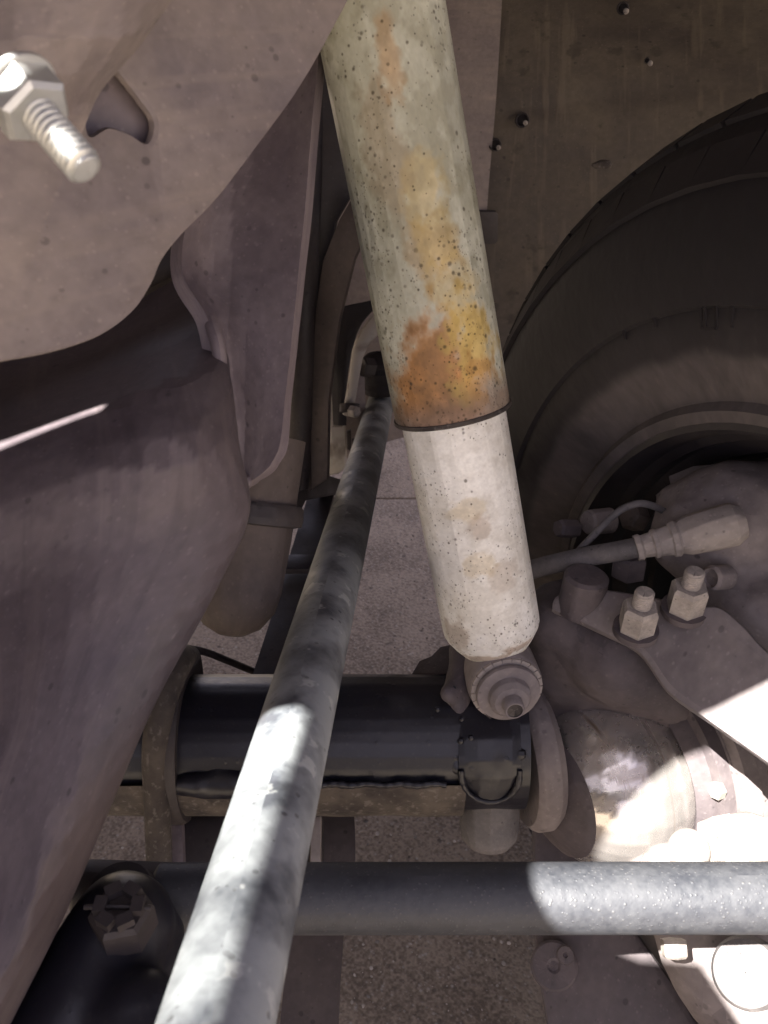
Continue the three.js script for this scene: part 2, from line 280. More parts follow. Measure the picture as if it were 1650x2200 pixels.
M.hose = grime(dusty([0.055, 0.052, 0.055], [0.15, 0.135, 0.13], 0.45, 0.6, 0.9), { size: 0.12, bump: 0.0003 });
M.pale = grime((i) => { const k = sst(0.45, 0.75, nMid[i]); return { c: mix3([0.42, 0.385, 0.335], [0.20, 0.17, 0.14], k), r: 0.7, h: 0.4 + 0.3 * nFine[i] }; }, { bump: 0.0003 });
M.ground = grime((i) => {
  const x = i % NS, y = (i - x) / NS, j = ((y * 3) % NS) * NS + (x * 3) % NS, g = nFine[j], k = nBig[i] * 0.6 + nMid[i] * 0.4; let c = mix3([0.15, 0.118, 0.085], [0.35, 0.285, 0.21], clamp(0.5 + (k - 0.5) * 2.2 + (g - 0.5) * 1.9));
  c = mix3(c, [0.48, 0.44, 0.38], 0.75 * sMany[i]); c = mix3(c, [0.05, 0.04, 0.034], 0.75 * sFew[i]);
  return { c, r: 0.95, h: clamp(0.25 + 0.7 * (g - 0.3) + 0.4 * sMany[i] - 0.4 * sFew[i]) };
}, { size: 0.45, bump: 0.0022 });

// ---------------------------------------------------------------- ground
{
  const g = new THREE.PlaneGeometry(160, 160, 8, 8); g.rotateX(-Math.PI / 2);
  const gr = part('ground', boxUV(g), M.ground, scene); gr.position.y = -0.03; gr.userData.kind = 'structure';
  const zj = ground(850, 1070).z;
  for (const [x0, x1, z0, z1] of [[-1.9, 1.3, zj + 0.0014, 2.2], [-1.9, 1.3, zj - 2.4, zj - 0.0014], [1.306, 4, zj + 0.003, 2.2], [1.306, 4, zj - 2.4, zj - 0.003]]) {
    const s = new THREE.Shape([[x0, -z0], [x1, -z0], [x1, -z1], [x0, -z1]].map((p) => new THREE.Vector2(...p)));
    const e = new THREE.ExtrudeGeometry(s, { depth: 0.024, bevelThickness: 0.004, bevelSize: 0.004, bevelOffset: -0.004, bevelSegments: 2 }); e.rotateX(-Math.PI / 2); e.translate(0, 0.002, 0);
    part('slab', boxUV(toCreasedNormals(e, 0.6)), M.ground, gr);
  }
  // loose grit on the slabs
  const peb = new THREE.IcosahedronGeometry(1, 0); const N = 9000, im = new THREE.InstancedMesh(boxUV(peb, 0.02), M.pale, N), m = new THREE.Matrix4(), q = new THREE.Quaternion(), col = new THREE.Color();
  for (let i = 0; i < N; i++) {
    const near = i < 6500, p = near ? V(lerp(-0.75, 0.6, rnd()), 0, lerp(-0.1, -0.85, rnd())) : V(lerp(-0.6, 0.5, rnd()), 0, lerp(-0.85, -1.8, rnd()));
    const r = lerp(0.0006, 0.0026, Math.pow(rnd(), 4)); q.setFromEuler(new THREE.Euler(rnd() * 6, rnd() * 6, rnd() * 6));
    m.compose(p.setY(r * 0.3), q, V(r, r * 0.7, r * (0.8 + 0.5 * rnd()))); im.setMatrixAt(i, m);
    const k = 0.35 + 0.9 * rnd(); im.setColorAt(i, col.setRGB(k, k * 0.95, k * 0.88));
  }
  im.name = 'grit'; im.userData = { label: 'small loose grit scattered over the rough concrete ground', category: 'grit', kind: 'stuff' }; im.castShadow = im.receiveShadow = true; scene.add(im);
}

// ---------------------------------------------------------------- wheel arch and the body behind
{
  const t = thing('wheel_arch_liner', 'dusty brown wheel arch liner curving behind the tyre and shock absorber', 'wheel arch liner');
  part('liner_panel', sheet([
    [[1078, -260, 0.62], [1250, -280, 0.60], [1500, -300, 0.58], [1800, -320, 0.56], [2200, -330, 0.56]],
    [[1076, 0, 0.86], [1250, 0, 0.86], [1500, 0, 0.84], [1800, 0, 0.80], [2200, 0, 0.78]],
    [[1062, 220, 1.0], [1250, 220, 1.02], [1500, 220, 1.02], [1800, 220, 1.0], [2200, 220, 0.98]],
    [[1042, 470, 1.12], [1250, 470, 1.14], [1500, 470, 1.14], [1800, 470, 1.12], [2200, 470, 1.1]],
    [[1030, 700, 1.2], [1250, 700, 1.22], [1500, 700, 1.22], [1800, 700, 1.2], [2200, 700, 1.2]],
    [[1020, 925, 1.28], [1250, 925, 1.3], [1500, 925, 1.3], [1800, 925, 1.3], [2200, 925, 1.3]]], 0.004, 60, 60, (u, v) => 0.0025 * lump(u * 14, v * 17, 2) + 0.004 * Math.exp(-Math.pow((v - 0.42 + 0.1 * u) / 0.02, 2))), M.liner, t);
  part('side_panel', sheet([
    [[640, -260, 0.52], [860, -260, 0.56], [1081, -260, 0.615]],
    [[650, 0, 0.74], [860, 0, 0.79], [1079, 0, 0.852]],
    [[660, 220, 0.88], [860, 220, 0.93], [1065, 220, 0.992]],
    [[670, 470, 1.0], [860, 470, 1.05], [1045, 470, 1.112]],
    [[680, 700, 1.1], [860, 700, 1.14], [1033, 700, 1.192]],
    [[690, 990, 1.22], [860, 942, 1.25], [1023, 905, 1.276]]], 0.004, 30, 40, (u, v) => 0.0012 * lump(u * 9, v * 12, 5)), M.panel, t, 'paler inner side panel left of the liner edge');
  part('tab', plate([[1020, 455], [1066, 455], [1071, 462], [1070, 518], [1064, 525], [1020, 525]], [[1020, 455, 1.09], [1070, 455, 1.1], [1070, 525, 1.13]], 0.006), M.dark, t, 'small dark rectangular tab behind the shock absorber');
  for (const [x, y, r] of [[1122, 258, 0.0085], [1064, 311, 0.0075], [1338, 18, 0.006], [1390, 130, 0.003]]) {
    const d = y < 100 ? 0.845 : 0.99 + (y - 220) * 0.0005, p = at(x, y, d + 0.012), n = ray(x, y).negate().normalize();
    const rec = part('clip', turned([[-0.004, 0.0005], [-0.004, r * 0.8], [0, r], [0.001, r * 0.9], [0.001, r * 0.8], [-0.004, r * 0.7], [-0.004, 0.0003]], p.addScaledVector(n, 0.010), n, 24), M.dark, t);
    part('screw', turned([[0, 0.0028], [0.003, 0.0022], [0.004, 0.0004]], at(x + 7, y + 6, d + 0.002), n, 12), M.nut, rec);
  }
  part('rust_chip', cast(blend([ell(at(1290, 355, 1.055), RT, UP, FW, 0.010, 0.005, 0.003), ell(at(1303, 352, 1.055), RT, UP, FW, 0.007, 0.004, 0.003)], 0.004), at(1290, 355, 1.05).subScalar(0.018), at(1303, 352, 1.05).addScalar(0.018), 30, 0.0012), M.rusty, t, 'small rusty flake on the liner');
}

// ---------------------------------------------------------------- wheel
{
  const t = thing('wheel', 'dark dusty wheel with thick tyre seen from its inner side', 'wheel');
  const C = CAM.clone().add(V(0.264, -0.407, -0.44)), n = V(Math.cos(0.45), -0.02, -Math.sin(0.45)).normalize();
  const tyre = part('tyre', turned([[-0.026, 0.194], [-0.034, 0.199], [-0.036, 0.206], [-0.031, 0.211], [-0.038, 0.226], [-0.046, 0.242], [-0.050, 0.259], [-0.048, 0.267], [-0.051, 0.269], [-0.052, 0.290], [-0.049, 0.312], [-0.044, 0.330], [-0.030, 0.352], [-0.010, 0.372], [0.004, 0.379], [0.03, 0.383], [0.10, 0.386], [0.17, 0.383], [0.20, 0.378], [0.225, 0.35], [0.24, 0.31], [0.235, 0.26], [0.215, 0.215]], C, n, 160), M.tyre, t);
  { const uv = tyre.geometry.attributes.uv; let mx = 0, mu = 0; for (let i = 0; i < uv.count; i++) { mx = Math.max(mx, uv.getY(i)); mu = Math.max(mu, uv.getX(i)); } for (let i = 0; i < uv.count; i++) uv.setXY(i, uv.getX(i) / mu * 5, uv.getY(i) / mx); }
  const [d, e, g] = basis(n), lugs = [];
  for (let k = 0; k < 58; k++) for (const [t0, r0, tilt] of [[0.002, 0.380, 0.5], [0.045, 0.3845, 0], [0.095, 0.3855, 0], [0.145, 0.3845, 0], [0.195, 0.379, -0.5], [-0.030, 0.3508, 1.15]]) {
    const a = (k + (Math.round(t0 * 1000) % 2 ? 0.5 : 0)) / 58 * 2 * Math.PI, b = new THREE.BoxGeometry(0.030, 0.012, 0.040); const rad = e.clone().multiplyScalar(Math.cos(a)).addScaledVector(g, Math.sin(a)), tan = d.clone().cross(rad);
    const r2 = rad.clone().addScaledVector(d, -tilt).normalize(), ax = r2.clone().cross(tan).normalize();
    b.applyMatrix4(new THREE.Matrix4().makeBasis(ax, r2, tan.clone().multiplyScalar(0.92 + 0.04 * Math.sin(k * 3))).setPosition(C.clone().addScaledVector(d, t0).addScaledVector(rad, r0 - 0.007))); lugs.push(b);
  }
  const lug = part('tread_blocks', boxUV(mergeGeometries(lugs)), M.rubber, tyre); lug.userData.kind = 'stuff';
  // worn raised characters on the sidewall: no longer readable
  for (const [px, py, kind] of [[1370, 690, 1], [1522, 674, 0], [1526, 676, 2], [1620, 676, 1]]) {
    const r = ray(px, py), q = CAM.clone().addScaledVector(r, C.clone().addScaledVector(n, -0.0498).sub(CAM).dot(n) / r.dot(n)), rad = q.clone().sub(C).addScaledVector(n, -q.clone().sub(C).dot(n)).normalize(), tan = rad.clone().cross(n);
    const w = [0.012, 0.030, 0.008][kind], t = 0.0016, bars = [[0, 0.008, w, t], [-w / 2, 0, t, 0.016], [w / 2, 0, t, 0.016], ...(kind === 1 ? [] : [[0, -0.008, w, t]])];
    part('raised_mark', boxUV(mergeGeometries(bars.map(([x, y, ww, h]) => { const b = new THREE.BoxGeometry(ww, h, 0.0012); b.applyMatrix4(new THREE.Matrix4().makeBasis(tan, rad, n).setPosition(q.clone().addScaledVector(tan, x).addScaledVector(rad, y))); return b; }))), M.rubber, tyre);
  }
  const rim = part('rim', turned([[-0.024, 0.2022], [-0.033, 0.2004], [-0.033, 0.194], [-0.026, 0.1903], [-0.012, 0.1885], [-0.006, 0.183], [0.004, 0.1821], [0.012, 0.172], [0.05, 0.1674], [0.06, 0.1702], [0.11, 0.1684], [0.14, 0.1629], [0.15, 0.1098], [0.14, 0.0549], [0.14, 0.0009]], C, n, 128), M.rim, t);
  part('rim_bead', turned([[0.030, 0.1712], [0.033, 0.166], [0.038, 0.166], [0.041, 0.170]], C, n, 128), M.rim, rim);
  settle(t);
}

// ---------------------------------------------------------------- upper left: panel, nut and stud
{
  const t = thing('mounting_panel', 'large dusty beige panel at upper left with a dark slot near the stud', 'panel');
  const pl = [[0, 780, 0.31], [700, 60, 0.40], [0, 0, 0.29]];
  part('plate', plate([[-45, 787], [-20, 784], [0, 780], [120, 757], [220, 722], [290, 670], [330, 610], [352, 560], [395, 505], [470, 428], [560, 310], [640, 200], [715, 70], [790, -90], [800, -260], [300, -330], [0, -310], [-45, -290], [-50, 100], [-50, 500]], pl, 0.005, { smooth: true, bevel: 0.0024, holes: [[[250, 150], [300, 215], [330, 262], [318, 305], [280, 285], [235, 272], [196, 290], [192, 245], [212, 190]]] }), M.panel, t);
  part('rib', sheet([
    [[-48, -280, 0.262], [0, -280, 0.262], [240, -270, 0.268], [420, -260, 0.285], [480, -250, 0.318]],
    [[-48, -60, 0.262], [0, -60, 0.262], [180, -60, 0.268], [330, -50, 0.285], [395, -45, 0.310]],
    [[-48, 60, 0.266], [0, 60, 0.264], [140, 70, 0.268], [250, 90, 0.282], [300, 100, 0.306]],
    [[-48, 160, 0.272], [0, 160, 0.270], [110, 170, 0.275], [180, 190, 0.288], [215, 200, 0.304]],
    [[-48, 300, 0.305], [0, 290, 0.303], [70, 300, 0.303], [130, 300, 0.303], [170, 300, 0.303]]], 0.003, 40, 40), M.panel, t, 'raised beige rib above the nut');
  part('backing', plate([[150, 110], [380, 200], [400, 340], [140, 340]], [[150, 110, 0.325], [380, 200, 0.35], [140, 340, 0.335]], 0.003), M.bracket, t);
  settle(t);
  const b = thing('stud_and_nut', 'bright zinc hex nut on a threaded stud poking out of the beige panel', 'bolt');
  const dir = RT.clone().multiplyScalar(0.64).addScaledVector(UP, -0.74).addScaledVector(FW, -0.18).normalize();
  const p0 = at(40, 196, 0.232);
  part('nut', hex(p0, dir, 0.0175, 0.0095, 0.35), M.zinc, b);
  part('washer', turned([[-0.001, 0.005], [-0.001, 0.0108], [0.0002, 0.011], [0.0006, 0.0108], [0.0006, 0.004]], p0, dir, 40), M.zinc, b);
  part('stud', thread(p0.clone().addScaledVector(dir, 0.0085), dir, 0.0050, 0.0225, 0.0021, 0.0015), M.zinc, b);
  settle(b);
}

// ---------------------------------------------------------------- left: body section, bracket, bump stop
{
  const rows = [
    [[-260, 800], [0, 770], [200, 700], [340, 620], [450, 560], 0.53], [[-260, 850], [0, 812], [200, 752], [340, 690], [455, 640], 0.50], [[-260, 920], [0, 880], [200, 815], [345, 752], [468, 715], 0.436], [[-260, 970], [0, 928], [212, 860], [362, 803], [477, 775], 0.403], [[-260, 990], [0, 948], [215, 880], [365, 825], [480, 800], 0.392], [[-260, 1020], [0, 980], [220, 908], [372, 855], [486, 838], 0.386],
    [[-260, 1150], [0, 1090], [230, 1010], [400, 960], [500, 955], 0.372], [[-260, 1330], [0, 1250], [220, 1170], [390, 1120], [522, 1090], 0.376], [[-300, 1500], [0, 1400], [180, 1330], [320, 1275], [456, 1250], 0.368],
    [[-300, 1640], [0, 1560], [120, 1520], [230, 1490], [322, 1500], 0.355], [[-320, 1800], [-60, 1740], [60, 1720], [150, 1715], [228, 1715], 0.34], [[-340, 2000], [-100, 1960], [0, 1950], [70, 1950], [128, 1950], 0.325], [[-360, 2330], [-160, 2290], [-100, 2280], [-60, 2275], [-30, 2270], 0.30]];
  const t = thing('frame_section', 'broad smooth scuffed plum-grey frame section filling the left side', 'frame section');
  part('shell', sheet(rows.map((r, i) => { const d = r[5], k = r.slice(0, 5), [ex, ey] = k[4]; return [...k.map(([x, y], j) => [x, y, d + [0.02, 0.004, 0, 0.006, 0.03][j] + (i > 5 ? 0.01 * Math.sin(j * 2 + i) * 0.3 : 0)]), [ex + 14, ey + 6, d + 0.055], [ex - 12, ey + 4, d + 0.10]]; }), 0.004, 90, 120, (u, v) => 0.0005 * lump(u * 9, v * 8, 1)), M.body, t);
  // a scuffed dent in its face
  part('scuff', cast(ell(at(236, 1055, 0.3735), RT.clone().addScaledVector(UP, 0.12).normalize(), UP, FW, 0.0034, 0.0112, 0.0016), at(236, 1055, 0.3735).subScalar(0.014), at(236, 1055, 0.3735).addScalar(0.014), 30, 0.0008), M.rubber, t, 'dark diamond-shaped scuff on the frame section');
  settle(t);

  const b = thing('spring_bracket', 'purple-grey pressed bracket tapering down between panel and dark frame rail', 'bracket');
  part('plate', sheet([[[560, 40, 0.47], [610, 40, 0.48], [660, 40, 0.48], [694, 40, 0.475]], [[480, 250, 0.455], [540, 250, 0.472], [620, 250, 0.468], [672, 250, 0.460]], [[408, 450, 0.445], [480, 450, 0.466], [580, 450, 0.460], [655, 450, 0.450]], [[392, 590, 0.437], [462, 595, 0.463], [560, 598, 0.454], [640, 600, 0.445]], [[448, 690, 0.437], [490, 690, 0.455], [560, 695, 0.449], [630, 700, 0.442]], [[472, 850, 0.436], [506, 850, 0.448], [560, 850, 0.443], [613, 850, 0.438]], [[484, 975, 0.437], [520, 978, 0.446], [560, 975, 0.441], [599, 965, 0.436]], [[498, 1030, 0.440], [516, 1044, 0.444], [545, 1030, 0.442], [580, 1002, 0.438]]], 0.007, 40, 60, (u, v) => 0.0006 * lump(u * 8, v * 14, 3)), M.bracket, b);
  part('lip', bar([[452, 690, 0.442], [460, 715, 0.437], [468, 740, 0.435], [478, 850, 0.436], [488, 975, 0.438], [504, 1036, 0.441], [535, 1034, 0.443]].map((p) => at(...p)), 0.0036, 16, 60), M.bracket, b, 'rolled lip along the left edge of the bracket');
  for (const [x, y, r] of [[462, 823, 0.0013], [468, 842, 0.0011], [470, 800, 0.0009], [465, 860, 0.0008]]) part('weld_spatter', turned([[-r, 0.0001], [-r * 0.6, r * 0.8], [0, r], [r * 0.6, r * 0.8], [r, 0.0001]], at(x, y, 0.428), UP, 10), M.nut, b);
  settle(b);

  const s = thing('bump_stop', 'dark brown rounded rubber bump stop hanging below the frame section', 'bump stop');
  part('stop', turned([[-0.09, 0.0005], [-0.09, 0.030], [-0.03, 0.0285], [0.0, 0.0265], [0.012, 0.024], [0.022, 0.017], [0.027, 0.008], [0.028, 0.0003]], at(508, 1265, 0.52), UP.clone().multiplyScalar(-1).addScaledVector(RT, -0.12).normalize(), 48), M.darkBrown, s);
  part('cup', turned([[-0.052, 0.031], [-0.050, 0.0325], [-0.044, 0.033], [-0.040, 0.0325], [-0.039, 0.029]], at(512, 1265, 0.52), UP.clone().multiplyScalar(-1).addScaledVector(RT, -0.12).normalize(), 48), M.dark, s);
  settle(s);

  const cr = thing('cross_member', 'dark cross member deep in the gap behind the beige panel', 'cross member');
  part('web', plate([[-300, 420], [480, 380], [640, 300], [640, 760], [560, 1000], [300, 900], [-300, 980]], [[-300, 400, 0.60], [640, 300, 0.62], [-300, 980, 0.62]], 0.02, { bevel: 0.003 }), M.dark, cr);
  part('flange', bar([[-300, 690, 0.57], [0, 672, 0.57], [250, 610, 0.575], [480, 500, 0.58]].map((p) => at(...p)), 0.010, 16, 30), M.dark, cr);
  settle(cr);
  const r = thing('frame_rail', 'tall dark frame rail between the purple-grey bracket and the shock absorber', 'frame rail');
  part('web', plate([[640, -60], [800, -60], [790, 200], [757, 420], [722, 480], [705, 640], [700, 1035], [668, 1058], [612, 1052], [596, 1000], [620, 600]], [[640, 0, 0.60], [760, 0, 0.60], [640, 1050, 0.74]], 0.03, { bevel: 0.004 }), M.dark, r);
  part('blade', plate([[757, 420], [800, 470], [760, 560], [728, 690], [706, 860], [703, 1030], [668, 1052], [662, 860], [672, 700], [692, 560], [728, 470]], [[757, 420, 0.63], [800, 470, 0.63], [668, 1052, 0.725]], 0.006, { bevel: 0.002 }), M.darkBrown, r, 'curved brown blade along the edge of the frame rail');
  part('edge_roll', bar([[672, 180, 0.625], [662, 480, 0.655], [650, 800, 0.69], [640, 1045, 0.725]].map((p) => at(...p)), 0.009, 16, 30), M.dark, r);
  part('foot', plate([[596, 985], [740, 1030], [748, 1058], [660, 1075], [640, 1118], [626, 1112], [618, 1060], [590, 1046]], [[596, 985, 0.72], [740, 1030, 0.93], [640, 1118, 0.76]], 0.02, { bevel: 0.003 }), M.dark, r);
  settle(r);
}

// ---------------------------------------------------------------- behind the shock absorber
{
  const t = thing('rubber_flap', 'dark curved rubber flap just left of the shock absorber', 'rubber flap');
  part('flap', sheet([[[700, 668, 0.93], [750, 655, 0.93], [830, 640, 0.94]], [[704, 760, 0.94], [735, 750, 0.935], [775, 700, 0.94]], [[712, 840, 0.96], [735, 838, 0.95], [748, 800, 0.95]], [[716, 913, 0.98], [728, 915, 0.972], [744, 914, 0.975]]], 0.008, 20, 30), M.rubber, t);
  settle(t);
  const h = thing('hose', 'pale grey hose bending down left of the shock absorber', 'hose');
  part('tube', bar([[850, 660, 0.92], [800, 705, 0.91], [772, 750, 0.905], [762, 800, 0.905], [754, 850, 0.91], [747, 890, 0.915]].map((p) => at(...p)), (s) => lerp(0.0098, 0.0055, sst(0.1, 0.7, s)), 18, 50), M.pale, h);
  part('clamp', turned([[0, 0.0065], [0, 0.010], [0.008, 0.0105], [0.009, 0.007]], at(751, 868, 0.905), UP.clone().negate(), 24), M.dark, h);
  part('screw', hex(at(755, 884, 0.895), V(0.7, 0.2, 0.6), 0.011, 0.008), M.nut, h);
  settle(h);
  const b = thing('pale_bracket', 'pale grey upright bracket beside the far end of the grey rod', 'bracket');
  part('upright', plate([[703, 770], [716, 770], [718, 912], [740, 912], [744, 960], [741, 1004], [728, 1018], [702, 1022], [700, 900]], [[703, 770, 0.99], [744, 770, 0.99], [703, 1020, 1.0]], 0.02, { bevel: 0.003 }), M.pale, b);
  part('wing', plate([[742, 800], [782, 770], [786, 870], [787, 912], [768, 968], [756, 990], [746, 985], [742, 920]], [[742, 800, 1.04], [786, 800, 1.05], [760, 990, 1.06]], 0.005, { bevel: 0.001 }), M.panel, b);
  for (const [x, y] of [[749, 945], [760, 962]]) part('slot', plate([[x - 4, y - 18], [x + 5, y - 22], [x + 6, y + 26], [x - 3, y + 20]], [[x, y, 1.028], [x + 10, y, 1.028], [x, y + 10, 1.03]], 0.004, { bevel: 0.0008 }), M.dark, b);
  settle(b);
}

// ---------------------------------------------------------------- axle
const axC = at(700, 1592, 0.60), axDir = V(1, 0, 0);
{
  const t = thing('axle', 'glossy black axle tube crossing behind the grey rod', 'axle');
  const r = 0.0445, A = axC.clone().setX(at(120, 1592, 0.6).x), B = at(1118, 1595, 0.60), L = B.x - A.x;
  part('tube', turned([[0, 0.001], [0, r], [L * 0.45, r], [L * 0.7, r], [L, r * 0.985], [L, 0.001]], A, axDir, 96), M.black, t);
  // the rust-brown lower half below the welded seam
  const lower = []; { const [d, e, g] = basis(axDir, V(0, -1, 0)); const pos = [], idx = [], S = 24, Nn = 30; for (let i = 0; i <= Nn; i++) for (let j = 0; j <= S; j++) { const a = lerp(-1.75, 1.3, j / S), rr = r + 0.0035 + 0.0006 * lump(i, j, 1); pos.push(...A.clone().addScaledVector(d, i / Nn * L * 0.87).addScaledVector(e, rr * Math.cos(a)).addScaledVector(g, rr * Math.sin(a)).toArray()); } for (let i = 0; i < Nn; i++) for (let j = 0; j < S; j++) { const a = i * (S + 1) + j; idx.push(a, a + 1, a + S + 1, a + 1, a + S + 2, a + S + 1); } const ge = new THREE.BufferGeometry(); ge.setAttribute('position', new THREE.Float32BufferAttribute(pos, 3)); ge.setIndex(idx); lower.push(ge); }
  part('lower_shell', boxUV(toCreasedNormals(lower[0], 0.8)), M.rusty, t, 'rust-brown lower half of the axle tube');
  // weld bead along the seam, lumpy
  const seam = []; for (let i = 0; i <= 30; i++) seam.push(at(lerp(380, 958, i / 30), 1686 + 2 * Math.sin(i * 1.7), 0.5545));
  part('weld_bead', bar(seam, (s) => 0.0016 + 0.0006 * Math.abs(Math.sin(s * 90)) + 0.0003 * Math.sin(s * 23), 10, 160), M.black, t);
  for (const [x, y, rr] of [[1012, 1585, 0.0022], [990, 1592, 0.0022], [1060, 1588, 0.0018], [1013, 1620, 0.0020], [940, 1524, 0.002], [992, 1545, 0.0018], [960, 1490, 0.0022], [975, 1478, 0.0018], [1118, 1620, 0.004], [1030, 1500, 0.0016], [945, 1680, 0.0014]]) part('weld_spatter', turned([[-rr, 0.0001], [-rr * 0.6, rr * 0.8], [0, rr], [rr * 0.6, rr * 0.8], [rr, 0.0001]], at(x, y, 0.5555 + Math.pow((y - 1585) / 140, 2) * 0.016), UP, 12), M.black, t);
  // spring seat crust on the left of the axle
  part('seam_crust', cast(blend([cap3(at(395, 1682, 0.563), at(520, 1680, 0.562), 0.006, 0.008), ell(at(425, 1684, 0.558), RT, UP, FW, 0.016, 0.006, 0.006), ell(at(488, 1686, 0.557), RT, UP, FW, 0.018, 0.009, 0.007), cap3(at(460, 1640, 0.562), at(490, 1632, 0.561), 0.004, 0.003)], 0.006), at(380, 1730, 0.58).min(at(540, 1600, 0.54)), at(540, 1600, 0.54).max(at(380, 1730, 0.58)), 60, 0.0014), M.black, t, 'crusty welded lump under the axle tube');
  // bracket with the shock pin and the round tube below it
  part('pin_plate', plate([[880, 1452], [900, 1418], [925, 1408], [945, 1388], [978, 1380], [1030, 1380], [1060, 1440], [1050, 1540], [985, 1500], [960, 1478], [960, 1448]], [[880, 1452, 0.62], [1040, 1400, 0.60], [1000, 1520, 0.575]], 0.008, { bevel: 0.002 }), M.castDark, t);
  part('gusset', cast(blend([cap3(at(1000, 1400, 0.59), at(985, 1530, 0.57), 0.010, 0.006), cap3(at(985, 1470, 0.585), at(965, 1490, 0.565), 0.008, 0.006)], 0.01), at(930, 1560, 0.55).min(at(1040, 1370, 0.63)), at(1040, 1370, 0.63).max(at(930, 1560, 0.55)), 44, 0.001), M.castDark, t);
  const st = part('stub_tube', turned([[-0.02, 0.0195], [0.0, 0.0202], [0.020, 0.0202], [0.028, 0.0188], [0.034, 0.014], [0.0365, 0.007], [0.037, 0.0003]], at(1052, 1712, 0.600), UP.clone().negate().addScaledVector(FW, 0.1).normalize(), 56), M.hose, t, 'dusty closed stub tube hanging under the axle end');
  const cut = []; for (let i = 0; i <= 18; i++) { const a = Math.PI * i / 18; cut.push(at(1054 - 63 * Math.cos(a), 1655 + 68 * Math.pow(Math.sin(a), 0.8), 0.5535 + 0.007 * Math.sin(a))); }
  part('weld_collar', bar(cut, (s) => 0.0019 + 0.0003 * Math.sin(s * 17) + 0.00012 * Math.sin(s * 71), 12, 120), M.black, st);
  part('skirt', sheet([[[990, 1545, 0.5625], [1020, 1545, 0.5620], [1090, 1545, 0.5620], [1116, 1545, 0.5625]], [[986, 1600, 0.5555], [1020, 1600, 0.5525], [1090, 1600, 0.5525], [1120, 1600, 0.5555]], [[988, 1660, 0.5545], [1020, 1660, 0.5525], [1090, 1660, 0.5525], [1118, 1660, 0.5545]], [[1004, 1700, 0.563], [1032, 1722, 0.5605], [1076, 1722, 0.5605], [1106, 1698, 0.563]]], 0.004, 20, 20), M.black, st, 'black U-shaped skirt welded over the stub');
  part('boss', cast(blend([ell(at(978, 1632, 0.564), RT, UP, FW, 0.008, 0.010, 0.008), ell(at(982, 1650, 0.560), RT, UP, FW, 0.004, 0.004, 0.004)], 0.003), at(978, 1635, 0.564).subScalar(0.014), at(978, 1635, 0.564).addScalar(0.014), 34, 0.0006), M.black, t);
  part('ear', plate([[962, 1668], [985, 1660], [1000, 1700], [998, 1735], [980, 1738], [964, 1715]], [[962, 1668, 0.572], [1000, 1668, 0.566], [980, 1738, 0.58]], 0.01, { bevel: 0.003 }), M.castDark, t);
  part('end_flange', turned([[-0.001, 0.010], [-0.001, 0.044], [0.002, 0.0475], [0.005, 0.049], [0.013, 0.049], [0.018, 0.045], [0.022, 0.03]], at(1116, 1630, 0.608), V(0.985, 0, -0.17).normalize(), 72), M.cast, t, 'dusty end flange of the axle');
  settle(t);
}

